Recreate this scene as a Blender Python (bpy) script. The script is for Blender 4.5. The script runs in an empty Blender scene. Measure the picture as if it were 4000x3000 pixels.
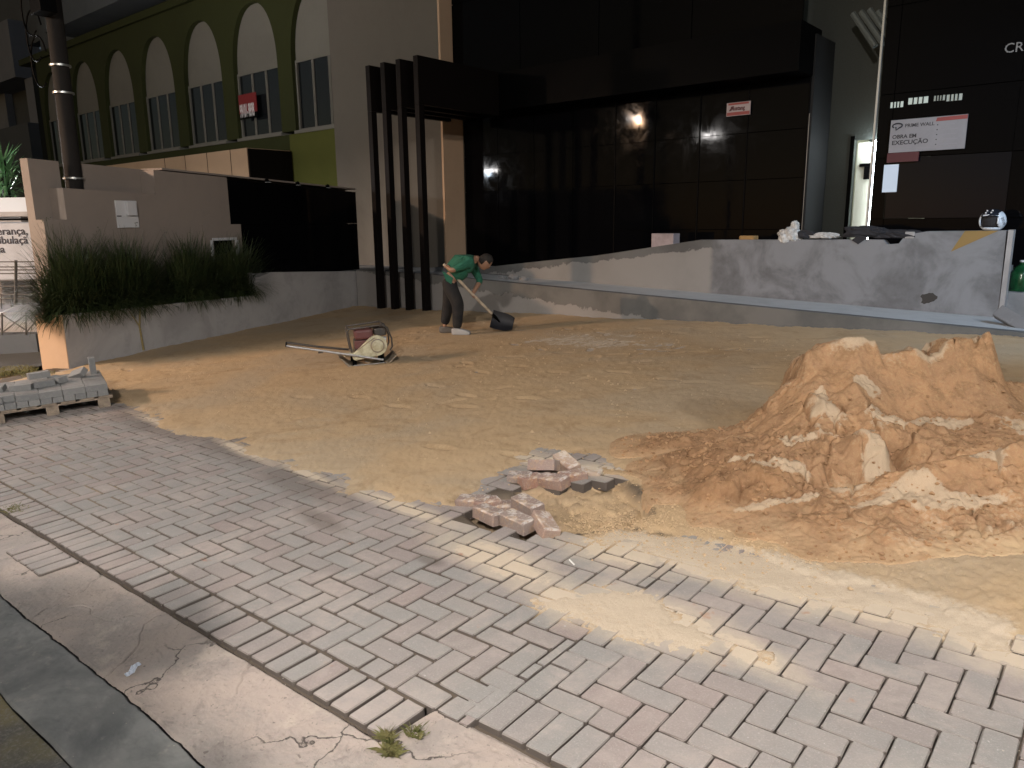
import bpy, bmesh, math, random
import numpy as np
from mathutils import Matrix, Vector
random.seed(7); np.random.seed(7)
S = bpy.context.scene
COL = S.collection
rad = math.radians

# ------------------------------------------------------------------ camera geometry (world X runs along the kerb, Y to the building)
F = 2960.0
def _rot(t, r):
    ct, st, cr, sr = math.cos(t), math.sin(t), math.cos(r), math.sin(r)
    X = np.array([1, 0, 0.]); D = np.array([0, -st, -ct]); W = np.array([0, ct, -st])
    return np.array([cr*X - sr*D, sr*X + cr*D, W])
_Rg = _rot(.2130, -.0569); _Rv = _rot(.2118, -.012)
_n = _Rv.T @ _Rg @ np.array([0, 0, 1.])
_e = _Rv.T @ _Rg @ np.array([math.cos(-.7096), math.sin(-.7096), 0])
_ya = math.atan2(_e[1], _e[0]); _c, _s = math.cos(_ya), math.sin(_ya)
_W = np.array([[_c, _s, 0], [-_s, _c, 0], [0, 0, 1.]])
N = _W @ _n; R = _Rv @ _W.T
CZ = 1.6515 / N[2]; C0 = np.array([0, 0, CZ])
GX, GY = -N[0]/N[2], -N[1]/N[2]
def gz(x, y): return GX*x + GY*y                     # the forecourt falls gently to the street and to the left
def ray(px, py): return R.T @ np.array([(px-2000)/F, (py-1500)/F, 1.])
def G(px, py, h=0.):                                  # pixel of the survey photo -> point on the forecourt plane raised by h
    d = ray(px, py); t = (-1.6515 + h)/(N @ d); return C0 + d*t
def pY(px, py, Y): d = ray(px, py); return C0 + d*(Y/d[1])
def pX(px, py, X): d = ray(px, py); return C0 + d*(X/d[0])
def pP(px, py, P, nn): d = ray(px, py); return C0 + d*(nn @ (P-C0))/(nn @ d)

cam = bpy.data.cameras.new('camera'); camo = bpy.data.objects.new('camera', cam); COL.objects.link(camo)
cam.sensor_width = 36; cam.lens = F/4000*36; cam.clip_end = 500; cam.clip_start = .05
M = Matrix(((R[0][0], -R[1][0], -R[2][0], C0[0]), (R[0][1], -R[1][1], -R[2][1], C0[1]), (R[0][2], -R[1][2], -R[2][2], C0[2]), (0, 0, 0, 1)))
camo.matrix_world = M; S.camera = camo

# ------------------------------------------------------------------ night sky, exposure, lamps
w = bpy.data.worlds.new('World'); S.world = w; w.use_nodes = True
wn = w.node_tree; bg = wn.nodes['Background']
sky = wn.nodes.new('ShaderNodeTexSky'); sky.sky_type = 'NISHITA'; sky.sun_disc = False
sky.sun_elevation = rad(12); sky.sun_rotation = rad(200)
wn.links.new(sky.outputs[0], bg.inputs[0]); bg.inputs[1].default_value = .018
S.view_settings.view_transform = 'Standard'; S.view_settings.look = 'None'; S.view_settings.gamma = 1; S.view_settings.exposure = 0
S.cycles.max_bounces = 6; S.cycles.sample_clamp_indirect = 4

LAMPS = [  # position, colour, watts, radius
    ((-18.47, -5, 6.05), (1, .60, .34), 6200, .09),
    ((-14.99, -5, 5.0), (1, .74, .52), 600, .09),
    ((0.3, -3.6, 6.0), (1, .89, .80), 2000, .10),
    ((3.2, 7.2, 5.0), (.50, .72, 1), 1300, .15),
    ((-19.5, 4.2, 3.4), (.70, .85, 1), 170, .12),
    ((9.0, 1.0, 6.5), (.86, .95, 1), 950, .15),
]

# ------------------------------------------------------------------ helpers
class MB:
    def __init__(s): s.v = []; s.f = []
    def add(s, vs, fs):
        o = len(s.v); s.v += [tuple(map(float, v)) for v in vs]; s.f += [tuple(i+o for i in f) for f in fs]; return s
    def box(s, lo, hi, m=None):
        x0, y0, z0 = lo; x1, y1, z1 = hi
        vs = [(x0,y0,z0),(x1,y0,z0),(x1,y1,z0),(x0,y1,z0),(x0,y0,z1),(x1,y0,z1),(x1,y1,z1),(x0,y1,z1)]
        if m is not None: vs = [tuple(m @ Vector(v)) for v in vs]
        return s.add(vs, [(3,2,1,0),(4,5,6,7),(0,1,5,4),(1,2,6,5),(2,3,7,6),(3,0,4,7)])
    def prism(s, pts, d0, d1, ax):                    # polygon pts (3-D function), extruded: ax(p, d) -> 3-D
        n = len(pts); vs = [ax(p, d0) for p in pts] + [ax(p, d1) for p in pts]
        fs = [tuple(range(n))[::-1], tuple(range(n, 2*n))] + [(i, (i+1) % n, n+(i+1) % n, n+i) for i in range(n)]
        return s.add(vs, fs)
    def tube(s, pts, r, n=8, cap=True):
        pts = [Vector(p) for p in pts]; rs = r if hasattr(r, '__len__') else [r]*len(pts)
        vs = []; up = None
        for i, p in enumerate(pts):
            t = (pts[min(i+1, len(pts)-1)] - pts[max(i-1, 0)])
            t = t.normalized() if t.length > 1e-9 else Vector((0,0,1))
            if up is None: up = Vector((0,0,1)) if abs(t.z) < .9 else Vector((1,0,0))
            a = t.cross(up); a = a.normalized() if a.length > 1e-6 else t.orthogonal().normalized()
            b = a.cross(t).normalized(); up = b
            for k in range(n):
                q = 2*math.pi*k/n; vs.append(tuple(p + (a*math.cos(q) + b*math.sin(q))*rs[i]))
        fs = [(i*n+k, i*n+(k+1) % n, (i+1)*n+(k+1) % n, (i+1)*n+k) for i in range(len(pts)-1) for k in range(n)]
        if cap: fs += [tuple(range(n))[::-1], tuple(range((len(pts)-1)*n, len(pts)*n))]
        return s.add(vs, fs)
    def lathe(s, prof, c=(0,0,0), n=16, m=None):      # prof: list of (r, z)
        vs = []
        for r_, z_ in prof:
            for k in range(n):
                q = 2*math.pi*k/n; v = Vector((r_*math.cos(q), r_*math.sin(q), z_))
                if m is not None: v = m @ v
                vs.append(tuple(v + Vector(c)))
        fs = [(i*n+k, i*n+(k+1) % n, (i+1)*n+(k+1) % n, (i+1)*n+k) for i in range(len(prof)-1) for k in range(n)]
        fs += [tuple(range(n))[::-1], tuple(range((len(prof)-1)*n, len(prof)*n))]
        return s.add(vs, fs)
    def build(s, name, mat, parent=None, smooth=False, bevel=0):
        me = bpy.data.meshes.new(name); me.from_pydata(s.v, [], s.f); me.update()
        if mat: me.materials.append(mat)
        if smooth:
            for p in me.polygons: p.use_smooth = True
            try: me.set_sharp_from_angle(angle=rad(35))
            except Exception: pass
        o = bpy.data.objects.new(name, me); COL.objects.link(o)
        if parent: o.parent = parent
        if bevel:
            b = o.modifiers.new('b', 'BEVEL'); b.width = bevel; b.segments = 2; b.limit_method = 'ANGLE'; b.angle_limit = rad(40)
        return o
def tag(o, label=None, cat=None, group=None, kind=None):
    if label: o['label'] = label
    if cat: o['category'] = cat
    if group: o['group'] = group
    if kind: o['kind'] = kind
    return o
def empty(name, loc=(0,0,0), rz=0, m=None):
    o = bpy.data.objects.new(name, None); COL.objects.link(o)
    if m is not None: o.matrix_world = m
    else: o.location = loc; o.rotation_euler = (0, 0, rz)
    return o
def npmesh(name, co, faces, mat, parent=None, smooth=True):
    me = bpy.data.meshes.new(name); nv, nf = len(co), len(faces)
    me.vertices.add(nv); me.vertices.foreach_set('co', np.ascontiguousarray(co, dtype=np.float32).ravel())
    me.loops.add(nf*4); me.loops.foreach_set('vertex_index', np.ascontiguousarray(faces, dtype=np.int32).ravel())
    me.polygons.add(nf); me.polygons.foreach_set('loop_start', np.arange(0, nf*4, 4, dtype=np.int32))
    me.update(calc_edges=True); me.validate()
    if smooth: me.polygons.foreach_set('use_smooth', np.ones(nf, dtype=bool))
    me.materials.append(mat)
    o = bpy.data.objects.new(name, me); COL.objects.link(o)
    if parent: o.parent = parent
    return o
def pattr(o, name, arr):
    a = o.data.attributes.new(name, 'FLOAT', 'POINT'); a.data.foreach_set('value', np.ascontiguousarray(arr, dtype=np.float32))
def text(name, body, size, mat, m, parent=None, ext=.002, bold=0, sx=1, align='LEFT'):
    cu = bpy.data.curves.new(name, 'FONT'); cu.body = body; cu.size = size; cu.extrude = ext; cu.offset = bold; cu.align_x = align; cu.resolution_u = 3
    t = bpy.data.objects.new(name, cu); COL.objects.link(t); bpy.context.view_layer.update()
    me = bpy.data.meshes.new_from_object(t.evaluated_get(bpy.context.evaluated_depsgraph_get()))
    bpy.data.objects.remove(t); bpy.data.curves.remove(cu)
    me.transform(Matrix.Diagonal((sx, 1, 1, 1))); me.transform(m); me.materials.clear(); me.materials.append(mat)
    o = bpy.data.objects.new(name, me); COL.objects.link(o)
    if parent: o.parent = parent
    return o
FACE_S = Matrix.Rotation(rad(90), 4, 'X')             # text standing up, facing -Y

def _hash(ix, iy, seed):
    h = (ix*374761393 + iy*668265263 + seed*1274126177) & 0xffffffff
    h = ((h ^ (h >> 13))*1103515245) & 0xffffffff
    return ((h ^ (h >> 16)) & 0xffff)/32768. - 1
def vnoise(x, y, seed=0):
    ix = np.floor(x).astype(np.int64); iy = np.floor(y).astype(np.int64); fx = x-ix; fy = y-iy
    u = fx*fx*(3-2*fx); v = fy*fy*(3-2*fy)
    a, b = _hash(ix, iy, seed), _hash(ix+1, iy, seed); c, d = _hash(ix, iy+1, seed), _hash(ix+1, iy+1, seed)
    return (a*(1-u)+b*u)*(1-v) + (c*(1-u)+d*u)*v
def fbm(x, y, oct=4, seed=0, gain=.5):
    s = 0; a = 1; t = 0; ca, sa = math.cos(.6), math.sin(.6)
    for i in range(oct):
        s = s + a*vnoise(x, y, seed+i*17); t += a; a *= gain
        x, y = 2.03*(ca*x-sa*y)+3.1, 2.03*(sa*x+ca*y)+1.7
    return s/t
def worley(x, y, seed=0):
    ix = np.floor(x).astype(np.int64); iy = np.floor(y).astype(np.int64)
    d1 = np.full(x.shape, 9.); d2 = np.full(x.shape, 9.)
    for dx in (-1, 0, 1):
        for dy in (-1, 0, 1):
            cx = ix+dx+.5+.45*_hash(ix+dx, iy+dy, seed); cy = iy+dy+.5+.45*_hash(ix+dx, iy+dy, seed+9)
            d = np.hypot(x-cx, y-cy); d2 = np.minimum(d2, np.maximum(d, d1)); d1 = np.minimum(d1, d)
    return d1, d2
def sdist(px, py, poly):                              # signed distance, positive inside
    P = np.array(poly, float); d = np.full(px.shape, 1e9); ins = np.zeros(px.shape, bool)
    for i in range(len(P)):
        ax, ay = P[i]; bx, by = P[(i+1) % len(P)]
        ex, ey = bx-ax, by-ay; t = np.clip(((px-ax)*ex+(py-ay)*ey)/(ex*ex+ey*ey+1e-12), 0, 1)
        d = np.minimum(d, np.hypot(px-ax-t*ex, py-ay-t*ey))
        c = ((ay > py) != (by > py)) & (px < (bx-ax)*(py-ay)/((by-ay) if by != ay else 1e-12)+ax); ins ^= c
    return np.where(ins, d, -d)
def sm(a, b, x): t = np.clip((x-a)/(b-a), 0, 1); return t*t*(3-2*t)

# ------------------------------------------------------------------ materials
def mat(name, col, rough=.7, noise=0, nscale=8, col2=None, bump=0, bscale=40, metal=0, spec=None, coat=0, emit=None, estr=0, rnd=0):
    m = bpy.data.materials.new(name); m.use_nodes = True; nt = m.node_tree; b = nt.nodes['Principled BSDF']
    b.inputs['Base Color'].default_value = (*col, 1); b.inputs['Roughness'].default_value = rough; b.inputs['Metallic'].default_value = metal
    if spec is not None: b.inputs['Specular IOR Level'].default_value = spec
    if coat: b.inputs['Coat Weight'].default_value = coat
    if emit: b.inputs['Emission Color'].default_value = (*emit, 1); b.inputs['Emission Strength'].default_value = estr
    if noise or bump or rnd:
        tc = nt.nodes.new('ShaderNodeTexCoord')
        if noise:
            nz = nt.nodes.new('ShaderNodeTexNoise'); nz.inputs['Scale'].default_value = nscale; nz.inputs['Detail'].default_value = 7; nz.inputs['Roughness'].default_value = .65
            nt.links.new(tc.outputs['Object'], nz.inputs['Vector'])
            mx = nt.nodes.new('ShaderNodeMix'); mx.data_type = 'RGBA'
            c2 = col2 or tuple(c*(1-noise) for c in col)
            mx.inputs[6].default_value = (*col, 1); mx.inputs[7].default_value = (*c2, 1)
            mr = nt.nodes.new('ShaderNodeMapRange'); mr.inputs[1].default_value = .38; mr.inputs[2].default_value = .66
            nt.links.new(nz.outputs[0], mr.inputs[0]); nt.links.new(mr.outputs[0], mx.inputs[0]); nt.links.new(mx.outputs[2], b.inputs['Base Color'])
        if bump:
            n2 = nt.nodes.new('ShaderNodeTexNoise'); n2.inputs['Scale'].default_value = bscale; n2.inputs['Detail'].default_value = 5
            nt.links.new(tc.outputs['Object'], n2.inputs['Vector'])
            bp = nt.nodes.new('ShaderNodeBump'); bp.inputs['Strength'].default_value = min(1, bump); bp.inputs['Distance'].default_value = .01
            nt.links.new(n2.outputs[0], bp.inputs['Height']); nt.links.new(bp.outputs[0], b.inputs['Normal'])
    return m
class NG:                                            # tiny node-graph helper
    def __init__(s, name):
        s.m = bpy.data.materials.new(name); s.m.use_nodes = True; s.nt = s.m.node_tree; s.b = s.nt.nodes['Principled BSDF']
    def n(s, t, **k):
        x = s.nt.nodes.new(t)
        for a, v in k.items(): setattr(x, a, v)
        return x
    def put(s, sock, v):
        if hasattr(v, 'is_output') or hasattr(v, 'links'): s.nt.links.new(v, sock)
        elif isinstance(v, tuple) and len(v) == 3 and sock.type == 'RGBA': sock.default_value = (*v, 1)
        else: sock.default_value = v
    def math(s, op, a, b=0., c=0.):
        x = s.n('ShaderNodeMath', operation=op); s.put(x.inputs[0], a); s.put(x.inputs[1], b); s.put(x.inputs[2], c); return x.outputs[0]
    def mix(s, f, a, b, mode='MIX'):
        x = s.n('ShaderNodeMix', data_type='RGBA', blend_type=mode); s.put(x.inputs[0], f); s.put(x.inputs[6], a); s.put(x.inputs[7], b); return x.outputs[2]
    def noise(s, v, scale, det=6, rough=.6, dist=0):
        x = s.n('ShaderNodeTexNoise'); s.put(x.inputs['Vector'], v); x.inputs['Scale'].default_value = scale; x.inputs['Detail'].default_value = det
        x.inputs['Roughness'].default_value = rough; x.inputs['Distortion'].default_value = dist; return x.outputs[0]
    def rng(s, v, a, b, c=0., d=1.):
        x = s.n('ShaderNodeMapRange', interpolation_type='SMOOTHSTEP'); s.put(x.inputs[0], v)
        for i, q in enumerate((a, b, c, d)): x.inputs[i+1].default_value = q
        return x.outputs[0]
    def bump(s, h, st, dist, nrm=None):
        x = s.n('ShaderNodeBump'); x.inputs['Strength'].default_value = st; x.inputs['Distance'].default_value = dist; s.put(x.inputs['Height'], h)
        if nrm: s.put(x.inputs['Normal'], nrm)
        return x.outputs[0]
    def pos(s): return s.n('ShaderNodeNewGeometry').outputs['Position']
    def ell(s, pos, cx, cy, rx, ry, ang=0):           # soft elliptical patch in world XY, 1 at the centre
        x = s.n('ShaderNodeMapping'); x.vector_type = 'TEXTURE'; x.inputs['Location'].default_value = (cx, cy, 0); x.inputs['Rotation'].default_value = (0, 0, ang)
        x.inputs['Scale'].default_value = (rx, ry, 1000); s.put(x.inputs['Vector'], pos)
        l = s.n('ShaderNodeVectorMath', operation='LENGTH'); s.put(l.inputs[0], x.outputs[0]); return l.outputs['Value']

PALE = (.54, .45, .34); SAND = (.50, .36, .215); DAMP = (.33, .195, .11)
def sand_material(name, mound=False):
    g = NG(name); p = g.pos()
    a = g.n('ShaderNodeAttribute', attribute_name='pale').outputs['Fac']
    dt = g.n('ShaderNodeAttribute', attribute_name='dirt').outputs['Fac']
    n1 = g.noise(p, 3.5 if not mound else 5, 6, .65, .3); n2 = g.noise(p, 45, 5, .7); n3 = g.noise(p, 260, 3, .7)
    c = g.mix(g.rng(n1, .35, .65), SAND if not mound else DAMP, (.46, .33, .195) if not mound else (.42, .245, .13))
    if mound: c = g.mix(g.rng(g.noise(p, 9, 7, .75, .5), .46, .62, 0, .55), c, (.20, .115, .06))
    if not mound:
        lf = g.noise(p, .55, 5, .6, .6); c = g.mix(g.rng(lf, .42, .62, 0, .6), c, (.40, .33, .24)); c = g.mix(g.rng(g.noise(p, 1.6, 6, .7, 1.5), .52, .66, 0, .5), c, (.30, .195, .10))
    c = g.mix(g.rng(n2, .42, .72, 0, .35), c, (.50, .36, .20))
    c = g.mix(g.math('MULTIPLY', g.rng(g.math('ADD', a, g.math('MULTIPLY', g.math('ADD', g.math('SUBTRACT', n2, .5), g.math('SUBTRACT', n1, .5)), 1.1)), .25, .8), .85 if mound else 1.), c, PALE if not mound else (.49, .385, .27))
    c = g.mix(g.rng(n3, .35, .75, 0, .28), c, (.22, .14, .075))
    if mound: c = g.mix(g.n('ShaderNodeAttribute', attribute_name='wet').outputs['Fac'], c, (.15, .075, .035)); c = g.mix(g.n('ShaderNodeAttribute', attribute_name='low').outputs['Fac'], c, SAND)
    c = g.mix(g.math('MULTIPLY', dt, .92), c, (.075, .063, .052))
    g.put(g.b.inputs['Base Color'], c); g.b.inputs['Roughness'].default_value = .95; g.b.inputs['Specular IOR Level'].default_value = .15
    nb = g.bump(n2, .45, .008); nb = g.bump(n3, .5, .003, nb); g.put(g.b.inputs['Normal'], nb)
    return g.m
def paver_material(name, loose=False):
    g = NG(name); p = g.pos()
    oi = g.n('ShaderNodeObjectInfo').outputs['Random']; isl = g.n('ShaderNodeNewGeometry').outputs['Random Per Island']
    r = g.math('FRACT', g.math('ADD', oi, isl)); r2 = g.math('FRACT', g.math('MULTIPLY', r, 7.31))
    tc = g.n('ShaderNodeTexCoord').outputs['Object']
    c = g.mix(g.rng(r, .35, 1.), (.265, .252, .235) if not loose else (.25, .165, .13), (.27, .222, .205) if not loose else (.28, .15, .105))
    c = g.mix(g.math('MULTIPLY', r2, .35), c, (.24, .235, .225))
    big = g.noise(p, 1.3, 4, .6); mid = g.noise(p, 14, 6, .7, .4); fine = g.noise(p, 150, 4, .75)
    c = g.mix(g.rng(mid, .45, .7, 0, .38), c, (.23, .215, .20))
    c = g.mix(g.rng(big, .45, .62, 0, .25), c, (.38, .31, .28))
    c = g.mix(g.rng(fine, .5, .75, 0, .45), c, (.50, .47, .43))
    c = g.mix(g.rng(fine, .25, .42, .4, 0), c, (.10, .09, .085))
    if not loose: c = g.mix(g.math('MULTIPLY', g.rng(g.noise(p, 2.3, 6, .7, .5), .44, .66), g.rng(g.noise(p, 19, 6, .75), .3, .6, .25, .75)), c, (.39, .335, .30))
    # sand dust lying on the stones, around the swept-out patches
    d = None
    for cx, cy, rx, ry, an in DUST:
        e = g.ell(p, cx, cy, rx, ry, an); d = e if d is None else g.math('MINIMUM', d, e)
    wob = g.math('MULTIPLY', g.math('SUBTRACT', g.noise(p, 5, 7, .72), .5), 1.5); wob = g.math('ADD', wob, g.math('MULTIPLY', g.math('SUBTRACT', g.noise(p, 22, 5, .75), .5), .7))
    d = g.math('ADD', d, wob); thin = g.rng(d, .75, 1.9, .55, 0); thick = g.rng(d, .62, 1.02, .96, 0); d = g.math('MAXIMUM', thin, thick)
    st = None
    for cx, cy, rx, ry, an in STAIN:
        e = g.ell(p, cx, cy, rx, ry, an); st = e if st is None else g.math('MINIMUM', st, e)
    st = g.rng(g.math('ADD', st, g.math('MULTIPLY', wob, .45)), .4, 1.3, .6, 0); c = g.mix(st, c, (.13, .105, .09))
    c = g.mix(d, c, (.55, .46, .35))
    spots = g.rng(g.noise(p, 42, 3, .6), .70, .74); c = g.mix(g.math('MULTIPLY', spots, .35), c, (.62, .60, .56))
    rust = g.math('MULTIPLY', g.rng(g.noise(p, 5.3, 4, .6), .68, .76), .55); c = g.mix(rust, c, (.38, .15, .07))
    if not loose:
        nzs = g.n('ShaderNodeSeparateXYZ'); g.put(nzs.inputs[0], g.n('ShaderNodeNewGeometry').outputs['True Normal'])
        c = g.mix(g.rng(nzs.outputs[2], .55, .35, 0, .93), c, (.060, .049, .042))  # side faces of laid pavers darkened for joint shade and dirt together
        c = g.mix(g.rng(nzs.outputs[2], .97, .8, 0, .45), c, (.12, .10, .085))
    if loose:
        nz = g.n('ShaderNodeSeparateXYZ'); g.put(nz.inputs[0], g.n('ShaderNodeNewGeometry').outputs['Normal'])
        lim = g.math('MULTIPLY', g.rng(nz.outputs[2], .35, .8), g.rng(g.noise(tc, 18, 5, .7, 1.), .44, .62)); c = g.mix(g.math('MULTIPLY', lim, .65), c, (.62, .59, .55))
        c = g.mix(g.rng(g.noise(tc, 9, 5, .7), .5, .66, 0, .6), c, (.46, .30, .17))
    g.put(g.b.inputs['Base Color'], c); g.b.inputs['Roughness'].default_value = .88; g.b.inputs['Specular IOR Level'].default_value = .25
    nb = g.bump(mid, .35, .004); nb = g.bump(fine, .5, .0025, nb); g.put(g.b.inputs['Normal'], nb)
    return g.m
_f = G(2330, 1330)
def _el(px, py, rx, ry, an=0): q = G(px, py); return (q[0], q[1], rx, ry, rad(an))
DUST = [_el(2200, 2350, .20, .10, -20), _el(2430, 2390, .26, .15, -10), _el(2660, 2440, .24, .13, -15), _el(2900, 2535, .22, .07, -20),
        _el(2420, 2150, .30, .16, -5), _el(2700, 2200, .36, .12, -8), _el(3000, 2290, .36, .11, -8), _el(3300, 2350, .40, .11, -5), _el(3700, 2440, .40, .12, -5), _el(4000, 2560, .3, .12), (_f[0], _f[1], 1.3, .9, 0), _el(1950, 2190, .45, .12, -10), _el(2110, 1800, .35, .12), _el(2340, 1835, .22, .12), _el(620, 1650, .5, .05, -5), _el(950, 1760, .45, .05, -8), _el(1200, 1850, .4, .045, -8), _el(1560, 1975, .5, .06, -5)]
STAIN = [_el(1180, 1880, .75, .20, -8), _el(900, 1740, 1.0, .22, -8), _el(640, 1660, 1.2, .25, -5), _el(1680, 2190, .10, .05), _el(1250, 2030, .3, .08, -10)]
M_SAND = sand_material('sand'); M_MOUND = sand_material('sand_heap', True)
M_PAV = paver_material('paver_concrete'); M_LOOSE = paver_material('loose_paver_concrete', True)
def stained(name, base, dark, light=None, s1=1.2, s2=7, amt=.6, rough=.85, peel=None, sand_foot=False):
    g = NG(name); p = g.pos()
    a = g.noise(p, s1, 6, .65, .5); b = g.noise(p, s2, 6, .7, .4); f = g.noise(p, 90, 3, .6)
    c = g.mix(g.rng(a, .42, .68, 0, amt), base, dark); c = g.mix(g.rng(b, .5, .75, 0, amt*.6), c, dark)
    if light: c = g.mix(g.rng(g.noise(p, s2*1.7, 4, .6), .58, .75, 0, .5), c, light)
    g.put(g.b.inputs['Base Color'], c); g.b.inputs['Roughness'].default_value = rough; g.b.inputs['Specular IOR Level'].default_value = .3
    g.put(g.b.inputs['Normal'], g.bump(f, .3, .003, g.bump(b, .3, .006)))
    return g.m
def concrete():
    g = NG('worn_concrete'); p = g.pos(); a = g.noise(p, 1.5, 6, .65, .5); b = g.noise(p, 8, 7, .75, .6); f = g.noise(p, 70, 4, .7)
    c = g.mix(g.rng(a, .42, .62, 0, .7), (.38, .315, .27), (.26, .235, .215)); c = g.mix(g.rng(b, .5, .68, 0, .55), c, (.20, .175, .16)); c = g.mix(g.rng(g.noise(p, 3.1, 6, .7), .56, .66, 0, .6), c, (.45, .38, .32))
    c = g.mix(g.rng(f, .60, .70, 0, .6), c, (.10, .09, .08)); c = g.mix(g.rng(g.noise(p, 24, 3, .6), .68, .72, 0, .7), c, (.12, .10, .09))
    ds = g.n('ShaderNodeVectorMath', operation='ADD'); sc = g.n('ShaderNodeVectorMath', operation='SCALE'); nn = g.n('ShaderNodeTexNoise'); nn.inputs['Scale'].default_value = 5; nn.inputs['Detail'].default_value = 8; g.put(nn.inputs['Vector'], p)
    g.put(sc.inputs[0], nn.outputs[1]); sc.inputs['Scale'].default_value = .42; g.put(ds.inputs[0], p); g.put(ds.inputs[1], sc.outputs[0])
    v = g.n('ShaderNodeTexVoronoi', feature='DISTANCE_TO_EDGE'); v.inputs['Scale'].default_value = 1.5; g.put(v.inputs['Vector'], ds.outputs[0])
    ck = g.math('MULTIPLY', g.rng(v.outputs[0], .002, .011, 1, 0), g.rng(g.noise(p, 1.2, 3, .5), .46, .55)); c = g.mix(g.math('MULTIPLY', ck, .9), c, (.05, .042, .036))
    g.put(g.b.inputs['Base Color'], c); g.b.inputs['Roughness'].default_value = .92
    g.put(g.b.inputs['Normal'], g.bump(g.math('SUBTRACT', b, ck), .6, .008, g.bump(f, .5, .004))); return g.m
M_CONC = concrete()
M_GUT = stained('gutter_concrete', (.25, .25, .235), (.12, .125, .12), (.34, .32, .28), 1.8, 9, .8)
M_ASPH = stained('asphalt', (.06, .06, .058), (.035, .035, .034), (.10, .095, .07), 1.5, 30, .6)
M_WHITE = stained('whitewashed_plaster', (.36, .345, .335), (.21, .20, .195), None, 1.1, 6, .55)
M_GREYP = stained('grey_render', (.21, .21, .21), (.14, .14, .145), (.28, .28, .28), .9, 4, .7)
M_TAUPE = stained('taupe_wall_paint', (.25, .21, .18), (.19, .16, .14), None, .5, 5, .4)
M_GREEN = stained('olive_green_paint', (.036, .041, .011), (.028, .032, .009), None, .5, 5, .4)
M_LIME = stained('lime_green_paint', (.10, .105, .022), (.075, .08, .018), None, .5, 5, .4)
M_BEIGE = stained('beige_plaster', (.20, .19, .165), (.15, .14, .12), None, .5, 6, .4)
M_CEM = stained('pale_cement', (.46, .47, .47), (.32, .33, .33), None, 1.5, 8, .5)
M_WARMLIT = stained('warm_lit_plaster', (.50, .34, .22), (.42, .28, .18), None, .6, 5, .4)  # plaster with warm lamp light mixed into its colour
M_DGREY = stained('dark_grey_facade', (.11, .12, .13), (.07, .08, .09), None, .4, 4, .5)
M_MGREY = stained('mid_grey_balcony', (.24, .25, .28), (.17, .18, .21), None, .4, 4, .5)
M_BLACK = mat('black_metal', (.002, .002, .0022), .5, spec=.04)
M_BROWNM = mat('dark_brown_metal', (.006, .0045, .004), .55, spec=.08)
def granite():
    g = NG('polished_black_granite'); p = g.pos()
    sp = g.noise(p, 60, 4, .7); c = g.mix(g.rng(sp, .6, .75, 0, .5), (.0025, .0025, .003), (.006, .006, .007))
    g.put(g.b.inputs['Base Color'], c)
    smear = g.noise(p, 2.2, 7, .75, 1.2); g.put(g.b.inputs['Roughness'], g.rng(smear, .35, .7, .03, .12)); g.b.inputs['Specular IOR Level'].default_value = .045
    g.put(g.b.inputs['Normal'], g.bump(g.noise(p, 1.1, 3, .5), .06, .02))
    return g.m
M_GRAN = granite()
M_LEAF = mat('strap_leaf', (.022, .040, .012), .5, noise=.4, nscale=5, col2=(.05, .06, .02))
M_LEAF2 = mat('yucca_leaf', (.05, .14, .05), .45, noise=.3, nscale=6, col2=(.10, .20, .08))
M_WOOD = mat('weathered_wood', (.30, .24, .18), .8, noise=.5, nscale=12, bump=.4, bscale=60)
M_WMET = mat('white_metal', (.55, .55, .56), .4)
M_GLASS = mat('dark_window_glass', (.012, .014, .016), .08)
# ------------------------------------------------------------------ the big ground sheet, street and forecourt
def gsheet(name, xs, ys, dz, m, kind='structure', jag=None):
    co = [(x, y, gz(max(-30, min(30, x)), max(-20, min(30, y)))+dz) for y in ys for x in xs]; nx = len(xs)
    fs = [(j*nx+i, j*nx+i+1, (j+1)*nx+i+1, (j+1)*nx+i) for j in range(len(ys)-1) for i in range(nx-1)]
    o = npmesh(name, np.array(co), np.array(fs), m); tag(o, kind=kind); return o
def lin(a, b, n): return list(np.linspace(a, b, n))
gsheet('ground', lin(-90, 90, 19), lin(-60, 120, 19), -.16, M_ASPH)
# street side of the border: gutter, apron, asphalt, built as one fine sheet each
def strip(name, y0f, y1f, x0, x1, nx, ny, hf, m):
    xs = np.linspace(x0, x1, nx); t = np.linspace(0, 1, ny); X, T = np.meshgrid(xs, t)
    Y = y0f(X)*(1-T)+y1f(X)*T; Z = gz(X, Y)+hf(X, Y, T)
    co = np.stack([X, Y, Z], -1).reshape(-1, 3); ii = np.arange((ny-1)*nx).reshape(ny-1, nx)[:, :-1].ravel()
    fs = np.stack([ii, ii+1, ii+1+nx, ii+nx], 1); o = npmesh(name, co, fs, m); tag(o, kind='structure'); return o
crack = lambda X: 1.00 + .016*fbm(X*7, X*0+2.3, 5, 3, .6) + .03*fbm(X*1.1, X*0, 2, 5)
def apron_h(X, Y, T):
    d1, d2 = worley(X*1.35+.3*fbm(X*4, Y*4, 3, 8), Y*1.35+.3*fbm(X*4+5, Y*4, 3, 9), 21)
    cr = (1-sm(0, .010, d2-d1))*(sm(-.1, .1, fbm(X*.9, Y*.9, 2, 77)))
    pits = sm(.42, .6, fbm(X*22, Y*22, 3, 41))
    return -.012 + .002*fbm(X*3, Y*3, 3, 11) - .010*cr - .0025*pits - .010*(1-sm(0, .02, T)) - .012*sm(.97, 1, T) + .0015*fbm(X*60, Y*60, 2, 4)
strip('concrete_apron', crack, lambda X: 1.402+.004*fbm(X*9, X*0, 2, 6)+.241*sm(-1.77, -1.73, X), -9, 1.5, 2300, 130, apron_h, M_CONC)
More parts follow.
